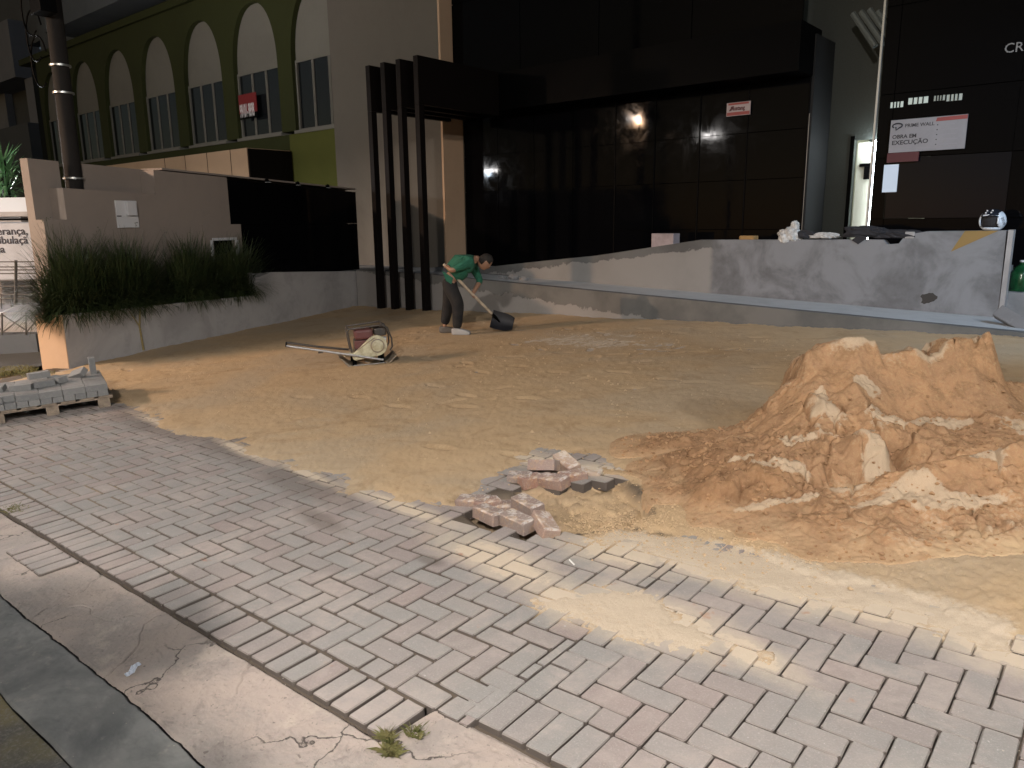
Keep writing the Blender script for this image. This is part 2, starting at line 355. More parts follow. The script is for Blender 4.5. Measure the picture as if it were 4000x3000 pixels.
def gut_h(X, Y, T): return -.016 + .004*fbm(X*2, Y*3, 3, 31) + .003*fbm(X*30, Y*30, 3, 32) - .012*sm(.975, 1, T) - .008*(1-sm(0, .04, T))
strip('street_gutter', lambda X: .70 + .04*fbm(X*1.3, X*0+9, 3, 15), lambda X: crack(X)-.004, -9, 1.5, 1600, 80, gut_h, M_GUT)
def road_mat():
    g = NG('street_asphalt'); p = g.pos(); n1 = g.noise(p, 1.1, 5, .6); n2 = g.noise(p, 60, 4, .7)
    c = g.mix(g.rng(n1, .4, .6), (.085, .085, .082), (.20, .165, .075)); c = g.mix(g.rng(n2, .45, .7, 0, .6), c, (.24, .22, .19))
    g.put(g.b.inputs['Base Color'], c); g.b.inputs['Roughness'].default_value = .9; g.put(g.b.inputs['Normal'], g.bump(n2, .7, .006)); return g.m
M_ROAD = road_mat()
strip('road', lambda X: X*0-40, lambda X: .70 + .04*fbm(X*1.3, X*0+9, 3, 15)-.004, -60, 40, 800, 160, lambda X, Y, T: -.030 + .01*fbm(X*2, Y*2, 3, 61), M_ROAD)
# side ground left of the boundary wall
gsheet('side_yard', lin(-60, -12.3, 20), lin(1.41, 40, 20), -.05, M_ASPH)

# ------------------------------------------------------------------ the sand field
POLY = lambda pts: [tuple(G(*p)[:2]) for p in pts]
MAIN = POLY([(60, 1490), (330, 1560), (560, 1596), (660, 1690), (930, 1730), (1060, 1790), (1310, 1880), (1420, 1955), (1600, 1962), (1790, 1965), (1860, 1905), (1990, 1850), (2110, 1775), (2300, 1775), (2430, 1820)]) + [(-1.9, 3.9), (1.5, 3.7), (2.5, 10.42), (-13.3, 10.42), (-12.6, 8.2), (-11.25, 3.9)]
APRON = POLY([(2350, 1830), (2480, 1900), (2440, 1990), (2400, 2040), (2500, 2085), (2720, 2110), (3000, 2200), (3150, 2270), (3500, 2340), (3720, 2440), (4100, 2560), (4500, 2700)]) + [(1.8, 2.2), (1.8, 4.6)]
POWD = POLY([(2230, 2130), (2500, 2140), (2650, 2220), (2780, 2262), (3040, 2330), (3300, 2395), (3500, 2420), (3750, 2500), (4000, 2590), (4000, 2400), (3000, 2150), (2400, 2050)])
PATCH = POLY([(2060, 2345), (2300, 2300), (2560, 2312), (2700, 2395), (2900, 2490), (3060, 2560), (2980, 2590), (2850, 2560), (2680, 2580), (2560, 2545), (2380, 2490), (2160, 2410)])
HOLE = POLY([(1790, 1985), (1840, 1935), (1990, 1925), (2050, 1880), (2170, 1885), (2310, 1868), (2420, 1856), (2470, 1900), (2540, 1945), (2560, 2010), (2420, 2060), (2230, 2080), (2080, 2098), (1900, 2080)])
FOOT = []; _fr = random.Random(64)
for _k in range(34):
    fx0, fy0, fa0 = _fr.uniform(-10, -1.5), _fr.uniform(3.6, 9.8), _fr.uniform(0, 6.28)
    for _j in range(_fr.randrange(2, 6)):
        sgn = 1 if _j % 2 else -1; FOOT.append((fx0+_j*.62*math.cos(fa0)-sgn*.09*math.sin(fa0), fy0+_j*.62*math.sin(fa0)+sgn*.09*math.cos(fa0), fa0+_fr.gauss(0, .12)))
def sand_t(x, y):
    n = fbm(x*3.1, y*3.1, 5, 101); nf = fbm(x*17, y*17, 4, 131); nt = fbm(x*55, y*55, 3, 151)
    new = sm(-1.75, -1.6, x)
    base = -.0095*(1-new) - .028*new + .0015*nf - .014*(y < 1.60)*(1-new) + .0045*np.exp(-(((x+6.0)/1.6)**2+((y-2.0)/.55)**2))*(1-new)*(y > 1.6)
    m = sdist(x, y, MAIN) + .16*n + .05*nf
    swept = np.exp(-(((x-_f[0])/1.5)**2+((y-_f[1])/.8)**2))
    th = .014 + .0045*nf + .007*n + .003*nt - .017*swept*(1+.6*nf) + .016*sm(9.0, 10.4, y)
    t = base + (th-base)*sm(-.10, .16, m)
    a = sdist(x, y, APRON) + .10*n + .04*nf
    ta = .012 + .010*n + .006*nf + .006*nt + .02*sm(.1, .7, a)
    t = np.maximum(t, base + (ta-base)*sm(-.06, .10, a))
    p = np.maximum(sdist(x, y, POWD), sdist(x, y, PATCH)) + .09*n + .06*nf + .02*nt
    t = np.maximum(t, base + (-.0012+.001*nt-base)*sm(-.16, .06, p)); t = np.maximum(t, np.where(p > .02, -.001+.005*sm(.02, .12, p)+.003*nf, -1.))
    h = sdist(x, y, HOLE) + .03*nf
    hh = sm(-.02, .05, h); t = t*(1-hh) + hh*(-.068 + .030*n + .022*nf + .008*nt)
    pale = np.maximum(.85*sm(-.08, .10, p)*(1-sm(.05, .35, a)), np.maximum(.55*swept, .38*sm(-.9, .1, -m)*0))
    pale = np.maximum(pale, .30*sm(.2, .8, fbm(x*1.1+3, y*1.1, 3, 171)))
    for (fx_, fy_, fa_) in FOOT:
        m_ = (np.abs(x-fx_) < .25) & (np.abs(y-fy_) < .25)
        if not m_.any(): continue
        dx_, dy_ = x[m_]-fx_, y[m_]-fy_; u_ = (dx_*math.cos(fa_)+dy_*math.sin(fa_))/.15; v_ = (-dx_*math.sin(fa_)+dy_*math.cos(fa_))/.055; r_ = np.sqrt(u_*u_+v_*v_)
        t[m_] = t[m_] - .010*(1-sm(.7, 1.05, r_)) + .0035*np.exp(-((r_-1.2)/.22)**2)
    dirt = (1-sm(-.008, -.001, t))*(1-hh) + hh*(.25*sm(-.2, .4, nf) + .75*sm(.32, .16, np.hypot((x+2.78)/1.5, y-3.2)+.12*nf))
    return t, pale, m, a, hh, dirt
na, nr = 900, 640
ang = np.linspace(rad(-47), rad(47), na); rr = np.geomspace(1.0, 17.5, nr)
fw = math.atan2(R[2][0], R[2][1])
A, Rr = np.meshgrid(ang, rr); X = Rr*np.sin(fw+A); Y = Rr*np.cos(fw+A)
def inside(x, y): return (y > 1.405+.225*(x > -1.77)) & (y < 10.42) & (x + .287*(y-3.92) > -11.62) & (x < 3.2)
t, pale, mm, aa, hh, dirt = sand_t(X, Y)
Z = gz(X, Y)+t
co = np.stack([X, Y, Z], -1).reshape(-1, 3)
ii = (np.arange(nr-1)[:, None]*na + np.arange(na-1)[None]).ravel()
fc = np.stack([ii, ii+1, ii+1+na, ii+na], 1)
cx = (X[:-1, :-1]+X[1:, 1:]).ravel()/2; cy = (Y[:-1, :-1]+Y[1:, 1:]).ravel()/2
keep = inside(cx, cy); fc = fc[keep]
used = np.zeros(len(co), bool); used[fc.ravel()] = True; idx = np.cumsum(used)-1
sand = npmesh('sand', co[used], idx[fc], M_SAND); pattr(sand, 'pale', pale.ravel()[used]); pattr(sand, 'dirt', dirt.ravel()[used])
tag(sand, 'loose yellow-brown sand spread over the forecourt paving', 'sand', kind='stuff')
gsheet('forecourt_bed', lin(-12.4, 3.4, 30), lin(1.41, 10.41, 20), -.13, M_SAND)

# ------------------------------------------------------------------ pavers
UX = Vector((1, 0, GX)).normalized(); UY = Vector((0, 1, GY)); UY = (UY - UX*UY.dot(UX)).normalized(); UZ = UX.cross(UY)
def paver_mesh(L, Wd, H=.06, ch=.004, jit=.0016, seed=0, nm='paver'):
    rnd = random.Random(seed); j = lambda: rnd.uniform(-jit, jit)
    hx, hy = L/2, Wd/2; vs = []
    for sx, sy in ((-1,-1),(1,-1),(1,1),(-1,1)): vs.append((sx*hx, sy*hy, -H))
    c = [(sx*(hx)+j(), sy*(hy)+j()) for sx, sy in ((-1,-1),(1,-1),(1,1),(-1,1))]
    def ringpts(inset, z):
        out = []
        for k in range(4):
            a, b = c[k], c[(k+1) % 4]
            for f in (.06, .5, .94):
                x = a[0]+(b[0]-a[0])*f; y = a[1]+(b[1]-a[1])*f; q = math.hypot(x, y)
                ex = -inset*(1 if abs(x) > hx-.004 else 0)*math.copysign(1, x); ey = -inset*(1 if abs(y) > hy-.004 else 0)*math.copysign(1, y)
                out.append((x+ex+j()*.6, y+ey+j()*.6, z+j()*.35))
        return out
    r1 = ringpts(0, -ch); r2 = ringpts(ch, 0)
    vs += r1 + r2; fs = [(3,2,1,0), tuple(range(16, 28))]
    for k in range(12): fs.append((4+k, 4+(k+1) % 12, 16+(k+1) % 12, 16+k))
    for k in range(4):
        b0, b1 = k, (k+1) % 4; i0 = 4+3*k; fs.append((b0, b1, i0+2, i0+1, i0)); nx_ = 4+(3*k+3) % 12; fs.append((b1, nx_, i0+2))
    me = bpy.data.meshes.new(nm); me.from_pydata(vs, [], fs); me.update(); return me, vs, fs
pav = empty('forecourt_paving'); tag(pav, kind='structure')
VAR = []
for s_ in range(8):
    me, vs, fs = paver_mesh(.1955, .0955, seed=s_); me.materials.append(M_PAV); VAR.append((me, vs, fs))
slots = []                                            # (cx, cy, lx, ly, new?)
def herring(ox, oy, p, x0, x1, y0, y1, new):
    for a in range(-260, 260):
        for b in range(-130, 130):
            for (u, v, lu, lv) in ((a+2*b, a-2*b, 2, 1), (2+a+2*b, -1+a-2*b, 1, 2)):
                ax, bx = ox+u*p, ox+(u+lu)*p; ay, by = oy+v*p, oy+(v+lv)*p
                if bx <= x0 or ax >= x1 or by <= y0 or ay >= y1: continue
                ax, bx, ay, by = max(ax, x0), min(bx, x1), max(ay, y0), min(by, y1)
                if bx-ax < .035 or by-ay < .035: continue
                if not new and bx > x1-.001 and bx-ax < .042: continue
                slots.append(((ax+bx)/2, (ay+by)/2, bx-ax, by-ay, new))
PN = .103
NU, NV = -1.6265, 2.119
NU, NV = G(2000+580/2.765, 2400+390/2.765)[:2]
herring(NU, NV, PN, NU, 2.6, NV-3*PN, 9.5, 1)
i = 0
while NU-1*PN+i*PN < 2.6:                             # soldier course of the relaid part
    slots.append((NU-PN/2+i*PN, NV-4*PN, PN, 2*PN, 1)); i += 1
herring(-5.03, 1.93, .1065, -11.2, NU-.002, 1.608, 9.5, 0)
x = NU-.14
x = -1.76
while x > -11.4: slots.append((x-.0515, 1.507, .1035, .2, 0)); x -= .1045
for k in range(5): slots.append((-4.25-k*.106, 1.285, .104, .205, 0))
def vis(x, y):
    q = R @ (np.array([x, y, gz(x, y)])-C0)
    if q[2] < .3: return None
    px, py = 2000+F*q[0]/q[2], 1500+F*q[1]/q[2]
    return (-500 < px < 4500) and (py < 3500), q[2]
sx_ = np.array([s[0] for s in slots]); sy_ = np.array([s[1] for s in slots])
tt, _, mm_, aa_, hh_, _ = sand_t(sx_, sy_)
tmin = np.minimum.reduce([sand_t(sx_+dx, sy_+dy)[0] for dx, dy in ((-.05,-.05),(.05,-.05),(.05,.05),(-.05,.05),(0,0))])
hsd = sdist(sx_, sy_, HOLE); cand = []
for k, s in enumerate(slots):
    v = vis(s[0], s[1])
    if not v or not v[0]: continue
    if hh_[k] > .35: continue
    if s[0] > -2.45 and s[1] > 3.12 and hsd[k] > -.25: continue
    if tmin[k] > .010 and s[1] < 9.6: continue
    if s[1] > 9.4: continue
    if s[0] + .287*(s[1]-3.92) < -11.2: continue
    cand.append((v[1], s, mm_[k]))
cand.sort(key=lambda c: c[0])
far_v, far_f = [], []
for k, (d, s, m_) in enumerate(cand):
    cx_, cy_, lx, ly, new = s; rnd = random.Random(k*13+5)
    gap = .005 if new else (.0135 if cy_ < 1.6 else .0092)
    lx -= gap; ly -= gap
    rot90 = ly > lx; L, Wd = (ly, lx) if rot90 else (lx, ly)
    me, vs, fs = VAR[rnd.randrange(8)]
    dz = rnd.gauss(0, .0011 if not new else .0016); tx, ty = rnd.gauss(0, .006), rnd.gauss(0, .008)
    an = (math.pi/2 if rot90 else 0) + rnd.gauss(0, .008) + (math.pi if rnd.random() < .5 else 0)
    if not new: cx_ += rnd.gauss(0, .0015); cy_ += rnd.gauss(0, .0015)
    B = Matrix((UX, UY, UZ)).transposed().to_4x4()
    mw = Matrix.Translation((cx_, cy_, gz(cx_, cy_)+dz)) @ B @ Matrix.Rotation(an, 4, 'Z') @ Matrix.Rotation(tx, 4, 'X') @ Matrix.Rotation(ty*.5, 4, 'Y') @ Matrix.Diagonal((L/.1955, Wd/.0955, 1, 1))
    if k < 300:
        o = bpy.data.objects.new('paver', me); COL.objects.link(o); o.parent = pav; o.matrix_world = mw
    else:
        b0 = len(far_v); far_v += [tuple(mw @ Vector(v)) for v in vs]; far_f += [tuple(i_+b0 for i_ in f) for f in fs]
me = bpy.data.meshes.new('farther_pavers'); me.from_pydata(far_v, [], far_f); me.materials.append(M_PAV)
o = bpy.data.objects.new('farther_pavers', me); COL.objects.link(o); o.parent = pav; o['kind'] = 'stuff'
print('pavers', len(cand))

# ------------------------------------------------------------------ loose pavers round the hole, each its own thing
lme, lvs, lfs = paver_mesh(.2, .1, .072, .007, .003, 99, 'loose_paver'); lme.materials.append(M_LOOSE)
l2, _, _ = paver_mesh(.2, .1, .072, .009, .004, 42, 'loose_paver'); l2.materials.append(M_LOOSE)
def loose(px, py, h, az, tilt, roll, label, sc=1.):
    P = G(px, py, h); B = Matrix((UX, UY, UZ)).transposed().to_4x4()
    o = bpy.data.objects.new('loose_paver', random.choice((lme, l2))); COL.objects.link(o)
    o.matrix_world = Matrix.Translation(P) @ B @ Matrix.Rotation(rad(az), 4, 'Z') @ Matrix.Rotation(rad(tilt), 4, 'Y') @ Matrix.Rotation(rad(roll), 4, 'X') @ Matrix.Diagonal((sc, 1, 1, 1))
    tag(o, label, 'paver', 'loose pavers lifted out beside the hole'); return o
loose(1848, 1940, .045, 22, 0, 3, 'loose pink paver with chalky top, leftmost of the front heap by the hole')
loose(1902, 1948, .040, 62, 4, 0, 'small-looking loose paver with streaky white top wedged behind the pink pavers', .8)
loose(1913, 1985, .062, -10, 2, -4, 'loose pink paver pointing down and right, left of the whitest one', .95)
loose(2021, 2014, .062, -8, 3, 3, 'loose pink paver with the whitest top, front centre of the heap')
loose(2060, 1952, .060, -12, 5, 4, 'loose pink paver with sandy top resting behind the white-topped one')
loose(2138, 2030, .062, -32, 12, -16, 'loose brown paver tilted on its side, rightmost of the front heap')
loose(1970, 1962, .010, 35, 0, 3, 'loose grey paver lying low in the hole between the pink ones', .9)
loose(2126, 1796, .085, 12, -6, -22, 'loose pink paver tilted up on its edge at the back of the hole')
loose(2212, 1792, .085, -20, 14, 12, 'loose grey paver tilted across the back of the hole')
loose(2030, 1850, .040, 30, 0, 4, 'sandy brown loose paver, leftmost of the back row by the hole', .8)
loose(2072, 1857, .036, 70, 2, 0, 'brown loose paver standing second from the left in the back row', .8)
loose(2158, 1858, .045, -2, -3, 6, 'loose paver with a pale sandy top, longest of the back row')
loose(2236, 1842, .048, 60, 2, 2, 'grey loose paver leaning at the right end of the pale-topped one', .9)
loose(2292, 1830, .030, 20, 5, 3, 'grey loose paver half sunk in sand, rightmost of the back row')

# ------------------------------------------------------------------ small litter
cb = MB().tube([(0,0,0),(.055,.004,0)], .004, 8).build('cigarette_butt', mat('cigarette_paper', (.75,.74,.7), .6)); cb.location = G(2225, 2187, .007); cb.rotation_euler = (0, 0, rad(-35))
tag(cb, 'white cigarette end lying on the grey pavers', 'cigarette end')
P = G(520, 2620, -.012); b = bmesh.new(); bmesh.ops.create_grid(b, x_segments=6, y_segments=3, size=1)
for v in b.verts: v.co = (v.co.x*.042, v.co.y*.013, .006*math.sin(v.co.x*5+v.co.y*3)+.008)
me = bpy.data.meshes.new('crushed_wrapper'); b.to_mesh(me); me.materials.append(mat('wrapper_foil', (.70,.74,.82), .35)); o = bpy.data.objects.new('crushed_wrapper', me); COL.objects.link(o)
o.location = P; o.rotation_euler = (0, 0, rad(-50)); so = o.modifiers.new('s', 'SOLIDIFY'); so.thickness = .002; tag(o, 'crushed white wrapper in the crack of the gutter', 'wrapper')
# pebbles and crumbs on paving, stuff
mb = MB(); rnd = random.Random(3)
def pebble(mb, P, r, rnd):
    vs = [(P[0]+r*rnd.uniform(.6,1.2)*a, P[1]+r*rnd.uniform(.6,1.2)*b_, P[2]+r*rnd.uniform(.5,.9)*c) for a, b_, c in ((1,0,0),(-1,0,0),(0,1,0),(0,-1,0),(0,0,1),(0,0,-.5))]
    mb.add(vs, [(0,2,4),(2,1,4),(1,3,4),(3,0,4),(2,0,5),(1,2,5),(3,1,5),(0,3,5)])
for k in range(700):
    px, py = rnd.uniform(0, 4000), rnd.uniform(1950, 3000); g_ = G(px, py, .001)
    if g_[1] < 1.02 and rnd.random() < .5: continue
    pebble(mb, (g_[0], g_[1], g_[2]-(.015 if g_[1] < 1.4 else 0)), rnd.uniform(.0008, .0034), rnd)
o = mb.build('paving_grit', mat('grit', (.36, .32, .27), .9)); tag(o, 'fine grit scattered over the paving', 'grit', kind='stuff')
mb = MB()
cl_ = []
for k in range(9000):
    px_, py_ = rnd.gauss(3150, 480), 2010+abs(rnd.gauss(0, 1))*95+rnd.gauss(0, 30)
    if rnd.random() < .25: px_, py_ = rnd.gauss(2420, 120), rnd.gauss(2000, 50)
    if py_ > 2420 or px_ < 2150 or px_ > 4200: continue
    q_ = G(px_, py_)
    if q_[1] < 2.2: continue
    cl_.append((q_[0], q_[1]))
cl_ = np.array(cl_); ct_ = sand_t(cl_[:, 0], cl_[:, 1])[0]
for (x_, y_), t_ in zip(cl_, ct_): pebble(mb, (x_, y_, gz(x_, y_)+t_+.001), .002+.010*rnd.random()**5, rnd)
for k in range(1500):
    x_, y_ = rnd.uniform(-10, 0), rnd.uniform(3.2, 10.2); pebble(mb, (x_, y_, gz(x_, y_)+.014), rnd.uniform(.003, .013)*(1 if rnd.random() < .88 else 1.7), rnd)
o = mb.build('sand_clods', M_SAND); tag(o, 'small clods lying on the spread sand', 'clods', kind='stuff')
# weeds at the broken corner and in the cracks
mw_ = mat('weed_green', (.10, .11, .03), .7, noise=.4, nscale=20, col2=(.22, .19, .08)); mb = MB()
for (px, py, rx_, n_) in ((1515, 2890, .022, 130), (1530, 2940, .03, 190), (1620, 2870, .04, 60), (60, 1995, .10, 90), (760, 2570+0, .02, 0), (40, 1450, .5, 700), (150, 1465, .3, 300)):
    for k in range(n_):
        g_ = G(px, py, -.012 if py > 1900 else 0); a_ = rnd.uniform(0, 6.28); r_ = rx_*math.sqrt(rnd.random()); x_, y_ = g_[0]+r_*math.cos(a_), g_[1]+r_*math.sin(a_)*.6
        h_ = rnd.uniform(.004, .016)*(1 if py > 1900 else 3); dx_, dy_ = rnd.gauss(0, .012), rnd.gauss(0, .012); wd = .0022
        mb.add([(x_-wd, y_, gz(x_, y_)-.015), (x_+wd, y_, gz(x_, y_)-.015), (x_+dx_+wd*.6, y_+dy_, gz(x_, y_)+h_*.7), (x_+dx_*1.8, y_+dy_*1.8, gz(x_, y_)+h_)], [(0,1,2,3)])
o = mb.build('weeds', mw_); tag(o, 'low green weeds in the broken edge of the paving', 'weeds', kind='stuff')

# ------------------------------------------------------------------ the heap of sand
Fh = np.array([R[2][0], R[2][1]]); Fh /= np.linalg.norm(Fh); Rh = np.array([Fh[1], -Fh[0]])   # forward / right on the ground
RIDGE = 5.05
SKY = [(2350, 1800), (2617, 1729), (2780, 1712), (2863, 1690), (2960, 1640), (3051, 1563), (3130, 1476), (3160, 1392), (3260, 1362), (3376, 1328), (3425, 1345), (3446, 1400), (3510, 1395), (3572, 1368), (3630, 1397), (3680, 1375), (3702, 1334), (3780, 1320), (3868, 1314), (3905, 1420), (3930, 1500), (4010, 1510), (4150, 1560), (4400, 1700), (4700, 1830)]
sa, sh = [], []
for px, py in SKY:
    q = pP(px, py, np.array([*(Fh*RIDGE), 0]), np.array([Fh[0], Fh[1], 0])); sa.append(q[:2] @ Rh); sh.append(q[2]-gz(q[0], q[1]))
sa = np.array(sa); sh = np.maximum(np.array(sh), 0)
LUMPS = []
print('heap', np.round(sa, 2), np.round(sh, 2))
A1 = np.linspace(.5, 5.2, 560); D1 = np.linspace(3.05, 6.7, 460); AA, DD = np.meshgrid(A1, D1)
XX = AA*Rh[0]+DD*Fh[0]; YY = AA*Rh[1]+DD*Fh[1]
COLS = [2350, 2500, 2650, 2800, 2950, 3050, 3130, 3200, 3280, 3350, 3430, 3500, 3580, 3650, 3800, 3950, 4150, 4400, 4700]
ROWS = [(4.98, [0, 0, 1760, 1735, 1690, 1620, 1520, 1470, 1440, 1410, 1450, 1470, 1470, 1470, 1430, 1560, 1600, 1760, 0]),
        (4.74, [0, 1830, 1785, 1745, 1715, 1690, 1650, 1560, 1600, 1560, 1610, 1660, 1650, 1640, 1640, 1600, 1650, 1800, 0]),
        (4.48, [0, 0, 1850, 1800, 1770, 1740, 1735, 1700, 1720, 1690, 1660, 1690, 1700, 1710, 1700, 1680, 1740, 1850, 0]),
        (4.26, [0, 0, 1895, 1850, 1810, 1800, 1790, 1780, 1760, 1700, 1690, 1930, 1760, 1760, 1750, 1720, 1790, 1900, 0]),
        (4.06, [0, 0, 0, 1880, 1840, 1850, 1880, 1930, 1940, 1950, 1900, 1985, 1960, 1960, 1850, 1800, 1850, 1980, 0]),
        (3.88, [0, 0, 0, -.02, -.05, -.07, -.09, -.10, -.12, -.14, -.18, -.23, -.26, -.26, -.27, -.33, -.30, -.1, 0]),
        (3.66, [0, 0, 0, 0, -.01, -.03, -.05, -.06, -.07, -.08, -.10, -.14, -.15, -.15, -.16, -.18, -.16, 0, 0]),
        (3.42, [0, 0, 0, 0, 0, 0, -.01, -.02, -.03, -.04, -.05, -.06, -.05, -.05, -.06, -.07, -.05, 0, 0]), (3.15, [0]*19), (3.0, [0]*19)]
RA, RHt, RD = [], [], []
for d_, ys_ in ROWS:
    aa__, hh__ = [], []
    for px, py in zip(COLS, ys_):
        r_ = ray(px, py if py > 0 else 1900); q = C0 + r_*(d_/(r_[:2] @ Fh)); aa__.append(q[:2] @ Rh); hh__.append(max(0., q[2]-gz(q[0], q[1])) if py > 0 else float(-py))
    RA.append(aa__); RHt.append(hh__); RD.append(d_)
def heap_h(a, d):
    wa = .045*fbm(a*3, d*3, 3, 201) + .010*fbm(a*15, d*15, 3, 202); wd = .06*fbm(a*2.6+9, d*2.6, 3, 203) + .012*fbm(a*14, d*14+5, 3, 204)
    A_, s = a+wa, d+wd
    H = np.interp(a+.02*fbm(a*9, d*4, 2, 205), sa, sh)
    lev = [H] + [np.interp(A_, RA[k], RHt[k]) for k in range(len(RD))]; ds = [RIDGE+.03]+RD
    h = np.where(s > ds[0], H*(1-sm(ds[0], ds[0]+.28+1.1*np.clip(H, .2, 1), s)), 0.)
    for k in range(len(ds)-1):
        t_ = np.clip((ds[k]-s)/(ds[k]-ds[k+1]), 0, 1); t_ = t_ + .10*np.sin(2*np.pi*t_)*-1*(k > 1)
        m_ = (s <= ds[k]) & (s > ds[k+1]); h = np.where(m_, lev[k]*(1-t_)+lev[k+1]*t_, h)
    f_cl = sm(4.70, 4.82, s)*(1-sm(RIDGE-.02, RIDGE+.04, s))
    smooth = np.maximum(f_cl*sm(-1e9, 0, a)*0+f_cl, .0)*sm(2.35, 2.5, a)
    low = sm(3.4, 4.0, s)
    d1, d2 = worley(a*5+.5*fbm(a*4, d*4, 2, 221), d*5, 222); d3, d4 = worley(a*19+.6*fbm(a*14, d*14, 2, 224), d*19, 223); crk = 1-sm(0, .10, d2-d1)
    rub = sm(.01, .09, h)*(1-.85*smooth)
    amp = .35+.65*sm(-.25, .25, fbm(a*2.1, d*2.1, 3, 240))
    h = h + rub*(.050*fbm(a*5, d*5, 3, 231) + amp*(.040*fbm(a*15, d*15, 5, 236, .62) + .035*(.42-d3)*sm(-.1, .3, fbm(a*3, d*3, 2, 233))) - .05*crk*sm(.0, .2, fbm(a*2.6, d*2.6, 2, 232)) + .006*fbm(a*60, d*60, 3, 234, .6))
    return h, f_cl, low
def blur(A_, k):
    P_ = np.pad(A_, k, mode='edge'); c_ = np.cumsum(np.cumsum(P_, 0), 1); c_ = np.pad(c_, ((1, 0), (1, 0))); n_ = 2*k+1
    return (c_[n_:, n_:]-c_[:-n_, n_:]-c_[n_:, :-n_]+c_[:-n_, :-n_])/n_**2
Hh, fcl, low = heap_h(AA, DD)
edge = sm(0, .4, np.minimum.reduce([AA-.5, DD-3.05, 6.7-DD]))
st = sand_t(XX, YY)[0]
Zr = np.maximum(Hh*edge, 0)
ZZ = gz(XX, YY) + np.where(Zr > .004, np.maximum(st, -.02)+Zr, -.06)
# cliffs lean and crumble: push points sideways a little
ox = .010*fbm(AA*8, ZZ*8, 4, 251)*sm(.1, .3, Zr); oy = .014*fbm(AA*8+7, ZZ*9, 4, 253)*sm(.1, .3, Zr)*(1-.6*fcl)
XX = XX+ox*Rh[0]+oy*Fh[0]; YY = YY+ox*Rh[1]+oy*Fh[1]
dry = sm(.05, .5, fbm(AA*2.6, ZZ*2.6+DD*1.5, 4, 261)+.15)
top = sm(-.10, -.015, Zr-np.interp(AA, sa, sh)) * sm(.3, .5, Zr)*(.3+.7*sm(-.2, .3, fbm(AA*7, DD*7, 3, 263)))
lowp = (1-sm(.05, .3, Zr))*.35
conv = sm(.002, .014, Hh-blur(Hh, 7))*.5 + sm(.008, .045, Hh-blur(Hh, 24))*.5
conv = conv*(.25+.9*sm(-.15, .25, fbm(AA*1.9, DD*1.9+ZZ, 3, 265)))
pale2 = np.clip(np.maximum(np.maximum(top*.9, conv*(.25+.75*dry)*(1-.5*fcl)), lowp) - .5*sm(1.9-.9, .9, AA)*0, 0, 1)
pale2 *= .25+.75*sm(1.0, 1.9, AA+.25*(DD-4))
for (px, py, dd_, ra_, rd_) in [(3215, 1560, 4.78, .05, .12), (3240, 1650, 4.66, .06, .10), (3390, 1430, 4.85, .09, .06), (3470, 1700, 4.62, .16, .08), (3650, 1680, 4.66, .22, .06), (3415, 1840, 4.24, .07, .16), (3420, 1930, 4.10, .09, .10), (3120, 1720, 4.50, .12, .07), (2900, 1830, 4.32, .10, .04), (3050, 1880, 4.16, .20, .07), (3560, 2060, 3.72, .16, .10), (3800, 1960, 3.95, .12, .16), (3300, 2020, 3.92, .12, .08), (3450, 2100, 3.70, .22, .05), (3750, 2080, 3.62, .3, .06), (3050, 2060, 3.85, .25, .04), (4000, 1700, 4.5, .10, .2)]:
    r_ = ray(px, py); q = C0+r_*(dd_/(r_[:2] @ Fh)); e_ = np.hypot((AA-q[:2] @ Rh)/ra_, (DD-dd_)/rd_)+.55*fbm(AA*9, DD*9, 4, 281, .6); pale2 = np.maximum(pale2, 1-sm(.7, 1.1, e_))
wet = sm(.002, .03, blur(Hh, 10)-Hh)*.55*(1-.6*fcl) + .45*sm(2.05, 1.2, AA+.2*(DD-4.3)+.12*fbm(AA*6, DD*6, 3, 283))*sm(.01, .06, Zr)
co = np.stack([XX, YY, ZZ], -1).reshape(-1, 3); nx = len(A1); ny = len(D1)
ii = (np.arange(ny-1)[:, None]*nx+np.arange(nx-1)[None]).ravel(); fc = np.stack([ii, ii+1, ii+1+nx, ii+nx], 1)
zr = Zr.ravel(); kf = (zr[fc].max(1) > .004); fc = fc[kf]; used = np.zeros(len(co), bool); used[fc.ravel()] = True; idx = np.cumsum(used)-1
heap = npmesh('sand_heap', co[used], idx[fc], M_MOUND); pattr(heap, 'pale', pale2.ravel()[used]); pattr(heap, 'wet', (wet*(1-pale2)).ravel()[used]); pattr(heap, 'low', ((.9*(1-sm(.0, .07, Zr+.05*fbm(AA*9, DD*9, 4, 271)))*(.4+.6*sm(1.2, 2.0, AA+.3*(DD-4))))).ravel()[used])
rnd = random.Random(77); mb = MB(); bmi = bmesh.new(); bmesh.ops.create_icosphere(bmi, subdivisions=1, radius=1); iv = [v.co.copy() for v in bmi.verts]; iff = [tuple(v.index for v in f.verts) for f in bmi.faces]; bmi.free()
zi = np.where((Zr.ravel() > .006) & (Zr.ravel() < .42))[0]; pk = np.random.RandomState(5).choice(zi, 6000)
for q_ in pk:
    r_ = .0025+.014*rnd.random()**5; c_ = Vector(co[q_])+Vector((rnd.gauss(0, .01), rnd.gauss(0, .01), r_*.25))
    mb.add([tuple(c_+Vector((v.x*rnd.uniform(.7, 1.3), v.y*rnd.uniform(.7, 1.3), v.z*rnd.uniform(.5, .9)))*r_) for v in iv], iff)
crumb = mb.build('heap_crumbs', M_MOUND); tag(crumb, 'crumbs of damp sand fallen round the foot of the heap', 'clods', kind='stuff')
tag(heap, 'tall crumbling heap of orange-brown sand with pale dry crests', 'sand heap')
